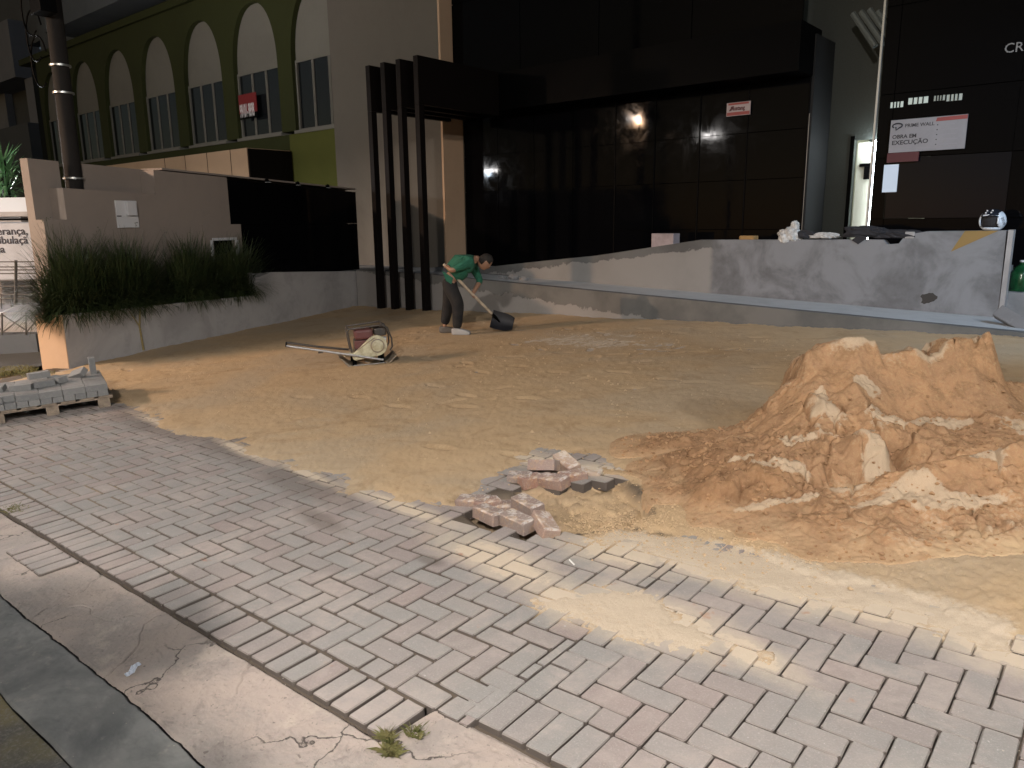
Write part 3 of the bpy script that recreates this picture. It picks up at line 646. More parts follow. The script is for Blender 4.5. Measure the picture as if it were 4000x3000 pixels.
# ------------------------------------------------------------------ left boundary wall with planter
W0 = G(272, 1437)[:2]; W1 = G(1370, 1203)[:2]; WD = (W1-W0)/np.linalg.norm(W1-W0); WN = np.array([WD[1], -WD[0]])   # WN points to the forecourt
MW = Matrix(((WD[0], -WN[0], 0, W0[0]), (WD[1], -WN[1], 0, W0[1]), (0, 0, 1, 0), (0, 0, 0, 1)))  # local: x along wall, y away from forecourt
def wl(px, py, off):                                  # pixel -> (s, z) on the wall plane 'off' metres behind the planter face
    P = np.array([W0[0]-WN[0]*off, W0[1]-WN[1]*off, 0]); q = pP(px, py, P, np.array([WN[0], WN[1], 0])); return float((q[:2]-W0) @ WD), float(q[2])
def xz(pts, y0, y1, mb=None): return (mb or MB()).prism(pts, y0, y1, lambda p, d: (p[0], d, p[1]))
wall = empty('boundary_wall', m=MW); tag(wall, 'taupe boundary wall with meter box and black stone panel behind the planter', 'wall')
OF, OB = .55, .85
zt = lambda s: 2.60 - .028*s                          # top of the back wall
xz([(.40, -.5), (.40, zt(.4)), (.86, zt(.9)), (.86, 1.2), (1.15, 1.2), (1.15, zt(1.15)), (7.75, zt(7.75)), (7.75, -.5)], OB, OB+.16).build('back_wall', M_TAUPE, wall)
s_a, z_a = wl(245, 734, OF); s_b, z_b = wl(607, 759, OF); s_c, z_c = wl(170, 858, OF)
sp1, zp1 = wl(885, 690, OF); sp2, zp2 = wl(895, 876, OF); sp3, zp3 = wl(935, 877, OF); sp4, zp4 = wl(1373, 1066, OF)
xz([(s_c, -.5), (s_c, z_c), (s_a, z_c), (s_a, z_a), (s_b, z_b), (s_b+.01, zt(s_b)-.02), (sp1, zt(sp1)-.02), (sp1, zp2), (sp3, zp2), (sp3, -.5)], OF, OB-.004).build('front_wall', M_TAUPE, wall)
xz([(s_b+.9, -.3), (s_b+.9, zp2), (sp3-.004, zp2), (sp3-.004, -.3)], OF-.035, OF-.003).build('lower_band', M_TAUPE, wall)
n_ = 5; xs_ = np.linspace(sp1+.006, 7.7, n_+1)
for i in range(n_):
    x0, x1 = xs_[i], xs_[i+1]; zb = .60 if i else zp2
    for j, (za, zc) in enumerate(((.55, 1.64), (1.646, zt((x0+x1)/2)-.045))):
        if i == 0 and j == 0: x0_ = sp3+.006
        else: x0_ = x0
        if x1-x0_ < .05: continue
        xz([(x0_, za), (x0_, zc), (x1-.006, zc-(x1-x0)*.028*j), (x1-.006, za-.0)], OF-.01-.002*((i+j) % 2), OB-.006).build('stone_panel', M_GRAN, wall)
xz([(s_b+.2, zt(s_b+.2)), (s_b+.2, zt(s_b+.2)+.03), (7.75, zt(7.75)+.03), (7.75, zt(7.75))], OF+.02, OB+.18).build('coping', M_TAUPE, wall)
# meter box, niche, spot lights
def on_wall(name, px0, py0, px1, py1, off, th, m, parent=wall, bevel=0):
    a = wl(px0, py0, off); b_ = wl(px1, py1, off); return xz([(a[0], b_[1]), (a[0], a[1]), (b_[0], a[1]), (b_[0], b_[1])], off-th, off-.001).build(name, m, parent, bevel=bevel)
mt = empty('meter_box', m=MW); tag(mt, 'white electric meter box on the taupe wall above the left shrub', 'meter box')
on_wall('box', 445, 783, 540, 889, OF, .03, M_WMET, mt, .004); on_wall('cover', 487, 790, 528, 842, OF-.032, .05, M_WMET, mt, .004); on_wall('slot', 456, 842, 474, 846, OF-.032, .006, M_BLACK, mt)
nf = M_WMET
nic = empty('wall_niche', m=MW); tag(nic, 'dark wall opening with a white frame half hidden behind the right shrub', 'opening')
on_wall('opening', 834, 937, 918, 1085, OF-.036, .004, M_BLACK, nic)
on_wall('frame', 828, 930, 922, 937, OF-.036, .02, nf, nic); on_wall('frame', 828, 938, 834, 1085, OF-.036, .02, nf, nic); on_wall('frame', 917, 938, 938, 1040, OF-.036, .018, nf, nic)
for k, (px, lab) in enumerate(((1040, 'leftmost small spotlight on the top of the black stone panel'), (1160, 'middle small spotlight on the top of the black stone panel'), (1277, 'rightmost small spotlight on the top of the black stone panel'))):
    s_, z_ = wl(px, 712+(px-1040)*.09, OF)
    t_ = empty('wall_spotlight', m=MW @ Matrix.Translation((s_, OF-.02, z_+.03))); tag(t_, lab, 'spotlight', 'spotlights on the boundary wall')
    MB().lathe([(.0, -.03), (.035, -.03), (.04, .02), (.02, .035)], n=12, m=Matrix.Rotation(rad(70), 4, 'X')).build('head', M_BLACK, t_, True)
    MB().box((-.04, -.05, -.036), (.04, .01, -.028)).build('bracket', M_WMET, t_)
# planter
pl = empty('planter', m=MW); tag(pl, 'long raised planter with a pale plastered front in front of the taupe wall', 'planter')
s0_, z0_ = wl(253, 1230, 0); s1_, z1_ = wl(1006, 1157, 0)
z1_ = z1_+.02
xz([(-.0, -.6), (-.0, z0_), (s1_, z1_), (s1_+.002, wl(1008, 1085, 0)[1]), (wl(1060, 1064, 0)[0], .785), (7.4, .60), (7.4, -.6)], 0, .10).build('front_wall', M_WHITE, pl)
MB().box((.0, .1, -.6), (.10, .549, z0_)).build('end_wall', M_WARMLIT, pl)
MB().box((-.012, 0, -.6), (-.001, .549, z0_)).build('end_face', M_WARMLIT, pl)  # planter end coloured warm, lamp light put into the plaster
MB().box((s1_-.06, .1, -.6), (s1_+.02, .549, .80)).build('end_wall', M_WHITE, pl)
xz([(.1, -.6), (.1, z0_-.08), (s1_-.06, z1_-.08), (s1_-.06, -.6)], .1, .549).build('soil', mat('potting_soil', (.03, .022, .015), 1, bump=1, bscale=30), pl)
xz([(s1_+.02, .60), (s1_+.02, .782), (7.4, .595), (7.4, .50)], .1, .549).build('ledge', M_WHITE, pl)
# strap-leaf clumps in the planter
def clump(name, s_c, y_c, z_c, nb, L, spread, label, seed, sw=.05, flow=0):
    rnd = random.Random(seed); mb = MB(); root = empty(name, m=MW @ Matrix.Translation((s_c, y_c, z_c))); tag(root, label, 'plant', 'strap-leaved plants in the planter')
    for k in range(nb):
        a = rnd.uniform(0, 6.283); e = rnd.betavariate(1.5, 1.2)*1.5; l = L*rnd.uniform(.45, 1.1)*(1.05-.25*e); w_ = rnd.uniform(.007, .015)
        bx, by = rnd.gauss(0, sw), rnd.gauss(0, sw*.35); dx, dy = math.cos(a)*spread, math.sin(a)*.75
        if dy > 0: dy *= .35
        th = math.pi/2 - e*.75; px_, pz_ = 0., 0.; P = [(bx, by, 0)]; n = 5
        for i in range(1, n+1):
            th -= (.15+.15*e)*rnd.uniform(.5, 1.5)*(i/n)*1.1
            px_ += l/n*math.cos(th); pz_ += l/n*math.sin(th); P.append((bx+dx*px_, by+dy*px_, pz_))
        nx_, ny_ = -math.sin(a)*w_, math.cos(a)*w_; vs = []
        for i, p in enumerate(P):
            f = (1-i/n)*.85+.12; vs += [(p[0]+nx_*f, p[1]+ny_*f, p[2]), (p[0]-nx_*f, p[1]-ny_*f, p[2])]
        mb.add(vs, [(2*i, 2*i+1, 2*i+3, 2*i+2) for i in range(n)])
    o = mb.build('foliage', M_LEAF, root); o['kind'] = 'stuff'
    for k in range(flow):
        x_ = rnd.gauss(0, spread*.35); h_ = L*rnd.uniform(.85, 1.12); P = [(x_, -.05, .2), (x_+rnd.gauss(0, .02), -.05, h_*.6), (x_+rnd.gauss(0, .05), -.05, h_)]
        st_ = MB().tube(P, .003, 4); 
        for q in range(7):
            c = Vector(P[2])+Vector((rnd.gauss(0, .02), rnd.gauss(0, .02), rnd.gauss(0, .02))); pebble(st_, c, .010, rnd)
        st_.build('flower_stalk', M_LEAF, root)
for k, (px, yy, nb, L_, lab) in enumerate(((300, .28, 5200, 1.28, 'strap-leaved plant at the street end of the planter, spilling over the warm-lit end'), (500, .30, 4600, 1.22, 'strap-leaved plant under the white meter box'), (745, .30, 4600, 1.18, 'strap-leaved plant in the middle of the planter right of the thin gap'), (915, .30, 4600, 1.12, 'strap-leaved plant at the inner end of the planter in front of the black panel'))):
    s_, _z = wl(px, 1150, .3); clump('strap_leaf_plant', s_, .30, z0_-.12, nb, L_, (1.15, .95, .95, 1.05)[k], lab, 50+k, .17, (2, 3, 3, 2)[k])
# ivy stem on the planter front
mb = MB(); a = wl(560, 1360, -.012); b_ = wl(547, 1205, -.012); c_ = wl(505, 1215, -.012); m_ = wl(545, 1275, -.012)
mb.tube([(a[0], -.012, a[1]-.03), (m_[0], -.014, m_[1]), (b_[0], -.012, b_[1])], [.016, .014, .012], 7); mb.tube([(m_[0], -.014, m_[1]), (c_[0], -.012, c_[1])], [.010, .006], 6)
o = mb.build('climbing_stem', mat('dry_bark', (.28, .22, .09), .8, noise=.4, nscale=30)); o.matrix_world = MW; tag(o, 'dry forked yellowish stem growing up the planter front', 'stem')

# ------------------------------------------------------------------ utility pole
P0 = MW @ Vector((1.0, OB+.05, 0)); pp = pP(288, 700, np.array([P0.x, P0.y, 0]), np.array([WN[0], WN[1], 0])); pt = pP(205, 0, np.array([P0.x, P0.y, 0]), np.array([WN[0], WN[1], 0]))
pol = empty('utility_pole'); tag(pol, 'weathered brown utility pole rising behind the boundary wall', 'utility pole')
M_POLE = stained('old_pole', (.013, .011, .010), (.008, .007, .006), (.022, .019, .017), 3, 14, .6)
d_ = (pt-pp)/(pt[2]-pp[2]); base = pp+d_*(-.6-pp[2]); topp = pp+d_*(8.5-pp[2])
MB().tube([base, topp], [.125, .105], 20).build('shaft', M_POLE, pol, True)
for py_ in (262, 366, 696):
    q = pp+d_*(pP(260, py_, np.array([P0.x, P0.y, 0]), np.array([WN[0], WN[1], 0]))[2]-pp[2])
    MB().lathe([(.137, -.012), (.141, -.012), (.141, .012), (.137, .012)], q, 20).build('steel_band', mat('band_steel', (.45, .45, .43), .35, metal=.8), pol, True)
q = pp+d_*(4.35+.3-pp[2]); MB().box((q[0]-.02, q[1]-.30, 4.55), (q[0]+.34, q[1]-.08, 5.05)).build('junction_box', M_BLACK, pol, bevel=.01)
rnd = random.Random(5)
for k in range(3):
    z_ = 4.2+.35*k; mb = MB(); pts = [(q[0]-.35+.3*math.cos(t), q[1]-.15-.02*k, z_+.35*math.sin(t)-.2) for t in np.linspace(.3, 5.2, 14)]; mb.tube(pts, .012, 6).build('cable_loop', M_BLACK, pol, True)
for k in range(3):
    x1 = q[0]-6; MB().tube([(q[0]+(x1-q[0])*t, q[1]+(-3-k)*t, 5.6+.5*k-1.0*math.sin(math.pi*t)*.8+.6*t) for t in np.linspace(0, 1, 10)], .014, 6).build('cable', M_BLACK, pol, True)

# ------------------------------------------------------------------ arcade building (neighbour)
YA = 14.0; arc = empty('arcade_building'); tag(arc, 'green neighbouring building with a row of tall beige arches over its windows', 'building')
XA0, XA1 = -41, -16.1; ZT = 8.85; pitch = 3.155; xr0 = -18.88; hw = 1.22; z_s, z_w, z_ap = 4.36, 6.33, 8.22
centers = [xr0-pitch*i for i in range(7)]
def arch_pts(xc, w_, n=22):
    pts = []
    for i in range(n+1):
        t = math.pi*i/n; cx_ = math.cos(t); pts.append((xc+w_*math.copysign(abs(cx_)**.86, cx_), z_w+(z_ap-z_w)*math.sin(t)**.95))
    return pts
# facade with arch-shaped openings (columns + spandrels as one closed mesh per bay)
for i, xc in enumerate(centers):
    l, r = xc-pitch/2, xc+pitch/2
    if i == 0: r = XA1
    A_ = arch_pts(xc, hw); mb = MB(); n = len(A_)
    vs, fs = [], []
    for (ax, az) in A_:                                   # front and reveal of the arch, strip to the top edge
        vs += [(ax, YA, az), (ax, YA, ZT), (ax, YA+.35, az)]
    for k in range(n-1):
        a3, b3 = 3*k, 3*(k+1); fs += [(a3, a3+1, b3+1, b3), (a3, b3, b3+2, a3+2)]
    mb.add(vs, fs)
    for (u0, u1) in ((l, xc-hw), (xc+hw, r)): mb.box((u0, YA, z_s), (u1, YA+.35, ZT))
    mb.build('facade_bay', M_GREEN, arc)
    MB().box((l, YA, -1), (r, YA+.35, z_s-.09)).build('apron_wall', M_LIME if i == 0 else M_GREEN, arc)
    MB().box((xc-hw-.02, YA-.05, z_s-.09), (xc+hw+.02, YA+.34, z_s-.002)).build('window_sill', M_BEIGE, arc)
    MB().add([(ax, YA+.16, az) for ax, az in A_], [tuple(range(n))]).build('arch_infill', M_BEIGE, arc)
    fr = MB(); y0, y1 = YA+.12, YA+.19; wl_, wr_ = xc-hw, xc+hw
    for (u0, u1, v0, v1) in ((wl_, wl_+.07, z_s, z_w), (wr_-.07, wr_, z_s, z_w), (wl_+.07, wr_-.07, z_w-.07, z_w), (wl_+.07, wr_-.07, z_s, z_s+.06)): fr.box((u0, y0, v0), (u1, y1, v1))
    fo = fr.build('window_frame', M_BEIGE, arc)
    for j in range(1, 3):
        u = wl_+.07+(wr_-wl_-.14)*j/3; MB().box((u-.045, y0+.003, z_s+.06), (u-.008, y1-.003, z_w-.07)).build('mullion', M_BEIGE, fo); MB().box((u+.008, y0+.003, z_s+.06), (u+.045, y1-.003, z_w-.07)).build('mullion', M_BEIGE, fo)
    for j in range(3):
        u0 = wl_+.07+(wr_-wl_-.14)*j/3; u1 = u0+(wr_-wl_-.14)/3
        MB().box((u0+.046, y0+.03, z_s+.061), (u1-.046, y0+.036, z_w-.071)).build('pane', M_GLASS, fo)
MB().box((XA0, YA-.12, ZT+.002), (XA1, YA+1.2, ZT+.25)).build('cornice', M_GREEN, arc)
MB().box((XA0, YA+.36, -1), (XA1, YA+.5, ZT)).build('inner_wall', M_BLACK, arc)
MB().box((XA0, YA+.9, ZT+.26), (XA1, YA+8, 20)).build('upper_storeys', M_DGREY, arc)
a = pY(560, 60, YA+.9); MB().box((-36, YA-.7, 9.4), (-21, YA+.85, 11.2)).build('balcony', M_DGREY, arc)
# phone sign in the fifth window
sg = empty('window_sign'); tag(sg, 'red and black rental sign with a phone number hung in the arcade window', 'sign')
a = pY(930, 373, YA-.06); b_ = pY(1004, 434, YA-.06); c_ = pY(930, 470, YA-.06)
MB().box((a[0], YA-.06, b_[2]), (b_[0], YA-.04, a[2])).build('red_board', mat('sign_red', (.22, .015, .02), .6), sg)
MB().box((a[0], YA-.06, c_[2]), (b_[0], YA-.04, b_[2]-.003)).build('black_board', M_BLACK, sg)
mwht = mat('sign_white', (.8, .78, .8), .6)
text('phone_number', '99101-9898', .56, mwht, Matrix.Translation((a[0]+.04, YA-.064, c_[2]+.06)) @ FACE_S, sg, .002, .01, (b_[0]-a[0]-.06)/(.56*5.55))
# annex, its lamp-lit front and shaded side painted as two colours
an = empty('annex_block'); tag(an, 'low annex block in front of the arcade, warm-lit front and shaded side painted', 'building')
p1 = pY(550, 635, 12.5); p2 = pY(963, 578, 12.5); 
MB().box((p1[0]-3, 12.5, -1), (p2[0], 13.95, 3.80)).build('wall', M_WARMLIT, an)
for k in range(4): MB().box((p2[0]-.9-k*1.35, 12.492, 1.5), (p2[0]-.88-k*1.35, 12.4985, 3.8)).build('panel_joint', M_BROWNM, an)
MB().box((p2[0]+.002, 12.52, -1), (p2[0]+.06, 13.95, 3.78)).build('side_wall', M_BROWNM, an)
# brown pilaster building part
pil = empty('corner_tower'); tag(pil, 'tall plain taupe corner tower between the arches and the black facade', 'building')
M_TOW = stained('tower_paint', (.13, .115, .095), (.10, .088, .075), None, .4, 5, .5)
MB().box((-16.1, 12.34, -.5), (-12.36, 20, 22)).build('wall', M_TOW, pil)
MB().box((-12.358, 12.34, .2), (-12.30, 12.98, 6.9)).build('lit_strip', M_WARMLIT, pil)  # warm light patch on the tower painted as a lighter strip

# ------------------------------------------------------------------ four dark portal frames
for k, (px, py) in enumerate(((1480, 1195), (1535, 1199), (1592, 1203), (1657, 1207))):
    g_ = pY(px, py, 10.10); t_ = empty('portal_frame', (g_[0], 10.10, gz(g_[0], 10.1)-.05))
    tag(t_, 'dark brown steel portal frame, ' + ('leftmost of the four', 'second from the left of the four', 'third from the left of the four', 'rightmost of the four, nearest the worker')[k], 'portal frame', 'steel portal frames in front of the entrance')
    zb = gz(g_[0], 10.1)-.05; top_ = 4.60; wd = .06
    MB().box((-wd, 0, 0), (wd, .13, 3.76-zb)).build('post', M_BROWNM, t_, bevel=.004)
    MB().box((-wd, 0, 3.762-zb), (wd, 2.20 if k < 3 else 2.23, top_-zb)).build('beam', M_BROWNM, t_, bevel=.004)
# wall end behind the frames
# ------------------------------------------------------------------ ramp: front kerb wall, slab, back wall
def prof_wall(name, pts, y0, y1, m, parent): return MB().prism(pts, y0, y1, lambda p, d: (p[0], d, p[1])).build(name, m, parent)
ramp = empty('access_ramp'); tag(ramp, 'concrete access ramp with whitewashed kerb wall rising to the left', 'ramp')
M_LOWW = None
def plaster_edge(name, zline_fn, up_dark=True):
    g = NG(name); p = g.pos(); sp = g.n('ShaderNodeSeparateXYZ'); g.put(sp.inputs[0], p)
    line = zline_fn(g, sp.outputs[0])                # z of the ragged limit between bare render and whitewash
    rag = g.math('MULTIPLY', g.math('SUBTRACT', g.noise(p, 3.2, 7, .7, .3), .5), .34)
    f = g.rng(g.math('ADD', g.math('SUBTRACT', sp.outputs[2], line), rag), -.006, .006)
    a = g.noise(p, 1.2, 5, .6); b = g.noise(p, 9, 6, .7)
    wht = g.mix(g.rng(a, .4, .7, 0, .5), (.27, .255, .24), (.19, .18, .17)); wht = g.mix(g.rng(b, .62, .72, 0, .6), wht, (.22, .20, .19))
    gry = g.mix(g.rng(a, .4, .65), (.15, .145, .135), (.10, .10, .095))
    g.put(g.b.inputs['Base Color'], g.mix(f, wht, gry)); g.b.inputs['Roughness'].default_value = .9
    g.put(g.b.inputs['Normal'], g.bump(f, .5, .012, g.bump(b, .3, .005))); return g.m
def lin_z(x0, z0, x1, z1): return lambda g, X: g.math('ADD', g.math('MULTIPLY', g.math('SUBTRACT', X, x0), (z1-z0)/(x1-x0)), z0)
M_K = plaster_edge('kerb_wall_finish', lin_z(-10.9, .50, -6.5, .18))
kt = lambda x: .645 + (x+10.9)*(.335-.645)/9.6       # kerb wall top
prof_wall('kerb_wall', [(-13.1, -.5), (-13.1, .66), (-10.9, .655), (-9.5, kt(-9.5)), (-.2, kt(-.2)), (-.2, -.2)], 10.40, 10.56, M_K, ramp)
prof_wall('ramp_slab', [(-13.1, -.5), (-13.1, .60), (-10.9, .60), (-.2, .30), (3.2, .33), (3.2, -.3)], 10.565, 11.69, M_CEM, ramp)
M_B = None
def back_mat():
    g = NG('ramp_wall_finish'); p = g.pos(); sp = g.n('ShaderNodeSeparateXYZ'); g.put(sp.inputs[0], p); X, Z = sp.outputs[0], sp.outputs[2]
    a = g.noise(p, 1.1, 5, .6); b = g.noise(p, 7, 6, .7); rag = g.math('MULTIPLY', g.math('SUBTRACT', g.noise(p, 2.6, 7, .7, .3), .5), .42)
    topl = g.math('ADD', g.math('MULTIPLY', g.math('ADD', X, 10.5), .125), .58)
    f1 = g.rng(g.math('ADD', g.math('SUBTRACT', Z, topl), rag), -.006, .006)          # bare render along the sloping top
    lowl = g.math('ADD', g.math('MULTIPLY', g.math('ADD', X, 10.1), -.055), .60)
    f2 = g.rng(g.math('ADD', g.math('SUBTRACT', lowl, Z), g.math('MULTIPLY', rag, .3)), -.006, .006)
    f3 = g.rng(g.math('ADD', X, g.math('MULTIPLY', rag, .4)), -5.62, -5.50)                              # right part is plain grey render
    wht = g.mix(g.rng(a, .4, .7, 0, .4), (.25, .24, .225), (.185, .175, .165)); wht = g.mix(g.rng(b, .66, .74, 0, .6), wht, (.22, .20, .19))
    gry = g.mix(g.rng(a, .4, .65), (.13, .13, .125), (.09, .088, .085)); rr_ = g.mix(g.rng(b, .35, .7), (.15, .15, .155), (.12, .12, .122))
    rr_ = g.mix(g.rng(g.noise(p, 1.3, 5, .6, .5), .42, .60, 0, .8), rr_, (.23, .235, .245))
    c = g.mix(g.math('MAXIMUM', f1, f2), wht, gry); c = g.mix(f3, c, rr_)
    g.put(g.b.inputs['Base Color'], c); g.b.inputs['Roughness'].default_value = .9
    g.put(g.b.inputs['Normal'], g.bump(g.math('MAXIMUM', f1, f2), .5, .01, g.bump(b, .3, .006))); return g.m
M_B = back_mat()
rw = empty('ramp_wall'); tag(rw, 'long rendered guard wall of the ramp with patchy whitewash, rising to the right', 'wall')
prof_wall('wall', [(-11.6, .2), (-11.6, .62), (-10.52, .735), (-9.0, .90), (-7.82, 1.02), (-5.78, 1.315), (-2.98, 1.335), (-2.93, 1.27), (-2.78, 1.28), (-2.70, 1.40), (-2.44, 1.45), (-1.52, 1.462), (-1.50, .2)], 11.70, 11.86, M_B, rw)
MB().box((-1.498, 11.69, .2), (-1.44, 11.87, 1.468)).build('end_post', M_WHITE, rw)
qh = pY(3625, 1165, 11.7); MB().prism([(qh[0]+.095*math.cos(t_)*(1+.22*math.sin(3*t_+1)+.10*math.sin(7*t_)), qh[2]+.08*math.sin(t_)*(1+.25*math.sin(2*t_+.6)+.08*math.sin(9*t_))) for t_ in np.linspace(0, 6.1, 22)], 11.690, 11.698, lambda p, d: (p[0], d, p[1])).build('broken_hole', mat('hole_dark', (.05, .045, .04), 1), rw)
q0 = pY(3775, 915, 11.7); 
MB().prism([(q0[0]-.02, 1.455), (q0[0]+.36, 1.457), (q0[0]+.12, 1.33), (q0[0]-.16, 1.18), (q0[0]-.10, 1.30)], 11.694, 11.699, lambda p, d: (p[0], d, p[1])).build('ochre_patch', mat('ochre_paint', (.26, .17, .06), .9), rw)
# terrace behind
MB().box((-12.36, 11.865, -.2), (6, 16, .66)).build('terrace', M_GREYP); tag(bpy.data.objects['terrace'], kind='structure')
prof_wall('upper_flight', [(-11.3, .4), (-11.3, .665), (-5.8, .95), (-1.5, .98), (-1.5, .4)], 11.87, 12.6, M_GREYP, ramp)
# tower foot ledge left of frames
MB().box((-16, 10.45, -.5), (-13.11, 12.33, .62)).build('raised_bed', M_GREYP); tag(bpy.data.objects['raised_bed'], kind='structure')

# ------------------------------------------------------------------ black facade
YF = 13.0; fac = empty('black_facade_building'); tag(fac, 'building with a glossy black stone and glass facade above the ramp', 'building')
XV = [pY(px, 500, YF)[0] for px in (2405, 2560, 2735, 2920, 3155)]
x0f = -12.29; left = list(np.linspace(x0f, XV[0], 5)); xs_ = left + XV[1:]
zs_ = [.66, 1.46, 2.30, 3.08, 3.86]
rnd = random.Random(11)
for i in range(len(xs_)-1):
    for j in range(len(zs_)-1):
        o = MB().box((xs_[i]+.006, 0, zs_[j]+.006), (xs_[i+1]-.006, .03, zs_[j+1]-.006)).build('facade_panel', M_GRAN, fac)
        o.location = (0, YF, 0); c = Vector(((xs_[i]+xs_[i+1])/2, 0, (zs_[j]+zs_[j+1])/2))
        rr0 = Matrix.Translation(c) @ Matrix.Rotation(rnd.gauss(0, .0022), 4, 'Z') @ Matrix.Rotation(rnd.gauss(0, .0018), 4, 'X') @ Matrix.Translation(-c)
        o.matrix_world = Matrix.Translation((0, YF, 0)) @ rr0
MB().box((x0f, YF+.04, .5), (XV[-1]+.0, YF+.3, 3.87)).build('backing_wall', M_BLACK, fac)
for i in range(len(xs_)): MB().box((xs_[i]-.012, YF-.012, .66), (xs_[i]+.012, YF-.001, 3.86)).build('mullion', M_BLACK, fac) if i >= 4 else None
# canopy fascia and upper storeys
MB().box((x0f, YF-.62, 3.872), (XV[-1]+.02, YF+.3, 4.60)).build('canopy', M_BLACK, fac)
XR0 = pY(3418, 600, 12.55)[0]
MB().box((XV[-1]+.022, YF-.3, 5.4), (XR0+.3, YF+.3, 5.9)).build('canopy', M_BLACK, fac)
for i in range(9):
    x0_, x1_ = x0f+i*1.9, x0f+(i+1)*1.9
    for j in range(4): MB().box((x0_+.008, YF-.3, 4.61+j*1.6), (x1_-.008, YF-.26, 4.60+(j+1)*1.6-.008)).build('upper_panel', M_GRAN, fac) if not (x0_ > -6.1 and j < 1) else None
MB().box((x0f, YF-.255, 4.61), (-6.0, YF+4, 12)).build('upper_wall', M_BLACK, fac); MB().box((-5.99, YF-.255, 6.0), (8, YF+4, 12)).build('upper_wall', M_BLACK, fac)
# recess with speckled wall, door and lit corridor
YR = 13.9; xa, xb, xc_ = pY(3162, 600, YR)[0], pY(3335, 600, YR)[0], pY(3430, 600, YR)[0]
M_SPK = mat('speckled_render', (.045, .049, .041), .7, noise=.5, nscale=40, col2=(.05, .06, .055), bump=.4)
M_SPK2 = mat('dark_speckled_render', (.003, .003, .003), .8)
MB().box((XV[-1]+.002, YF+.01, .5), (XV[-1]+.05, YR-.002, 4.5)).build('recess_side', M_SPK2, fac)
MB().box((XV[-1]-1.5, YR, .5), (xb, YR+.15, 9.4)).build('recess_wall', M_SPK, fac)
zd = pY(3360, 545, YR)[2]
MB().box((xb+.001, YR, zd), (XR0+.6, YR+.15, 9.4)).build('door_head', M_SPK, fac)
MB().box((xb-.06, YR-.03, .6), (xb+.0, YR-.001, zd+.06)).build('door_frame', M_BLACK, fac)
MB().box((XV[-1]+.002, YF-.006, .66), (XV[-1]+.018, YF+.006, 3.3)).build('edge_trim', mat('bright_trim', (.5, .5, .5), .3, metal=.8), fac)
M_ROOM = mat('cream_room_paint', (.55, .55, .46), .8)
MB().box((xb+.002, YR+1.7, .5), (XR0+1.2, YR+1.75, 3.4)).build('room_wall', M_ROOM, fac)
MB().box((xb-.3, YR+.16, .5), (xb-.25, YR+1.7, 3.4)).build('room_wall', M_ROOM, fac)
MB().box((xb-.25, YR+.16, 3.3), (XR0+1.2, YR+1.7, 3.4)).build('room_ceiling', M_ROOM, fac)
MB().box((XR0+1.2, YR+.16, .5), (XR0+1.25, YR+1.7, 3.4)).build('room_wall', M_ROOM, fac)
q = pY(3395, 600, YR+.05)
dl = MB().box((xb+.03, YR+.10, .68), (xb+.36, YR+.14, zd-.04)).build('door', M_ROOM, fac); 
mm1 = pY(3360, 640, YR+.1); MB().box((mm1[0], YR+.06, mm1[2]-.05), (mm1[0]+.22, YR+.10, mm1[2])).build('door_lock', M_BLACK, dl); MB().box((mm1[0]+.08, YR+.06, mm1[2]-.26), (mm1[0]+.2, YR+.10, mm1[2]-.052)).build('door_lock', M_BLACK, dl)
# lamp at the door; the overexposed lit door edge is drawn as a glowing tube
tl = empty('door_lamp'); tag(tl, 'bright white lamp, with the overexposed edge of the open door given a glow', 'lamp')
ME_ = mat('lit_edge_glow', (1, 1, 1), .5, emit=(.86, .95, 1), estr=14); ME2 = mat('lamp_glow_hot', (1, 1, 1), .5, emit=(.80, .91, 1), estr=60)
qt, qb = pY(3432, 560, YR-.02), pY(3384, 880, YR-.02)
xt = (qt[0]+qb[0])/2
MB().tube([(qt[0]-.02, YR-.03, qt[2]), (qb[0]+.05, YR-.03, qb[2]-.35)], .030, 10).build('tube', ME_, tl, True)
MB().lathe([(0, -.07), (.05, -.06), (.075, 0), (.05, .06), (0, .07)], (qt[0]-.02, YR-.06, qt[2]-.02), 14).build('bulb', ME2, tl, True)
la = bpy.data.lights.new('door_lamp_light', 'POINT'); la.energy = 6; la.color = (.86, .95, .95); la.shadow_soft_size = .07; lo = bpy.data.objects.new('door_lamp_light', la); COL.objects.link(lo); lo.location = (qt[0]-.05, YR-.22, qt[2]-.05)
la = bpy.data.lights.new('room_light', 'POINT'); la.energy = 16; la.color = (.95, 1, .9); la.shadow_soft_size = .1; lo = bpy.data.objects.new('room_light', la); COL.objects.link(lo); lo.location = (xb+.7, YR+1.0, 2.9)
# lit ribs high above the door
M_RIB = mat('translucent_roofing', (.13, .15, .145), .5)
pr = empty('corrugated_awning'); tag(pr, 'ribbed sheet awning high above the door catching the lamp light', 'awning')
for k in range(7):
    a = pY(3455+(k-3)*33, 60+abs(k-2)*8, 13.2); 
    MB().tube([(a[0]-.10, 13.2, a[2]+.10), (a[0]+.30, 13.1, a[2]-.45)], .045, 8).build('rib', M_RIB, pr, True)
# line of spilled lamp light up the corner, drawn as a pale metal strip
a = pY(3456, 350, 12.54); b_ = pY(3440, 520, 12.54)
MB().box((XR0-.04, 12.50, .66), (XR0-.012, 12.55, 5.6)).build('corner_light_line', mat('light_line_metal', (.45, .46, .44), .35, metal=.5), fac)
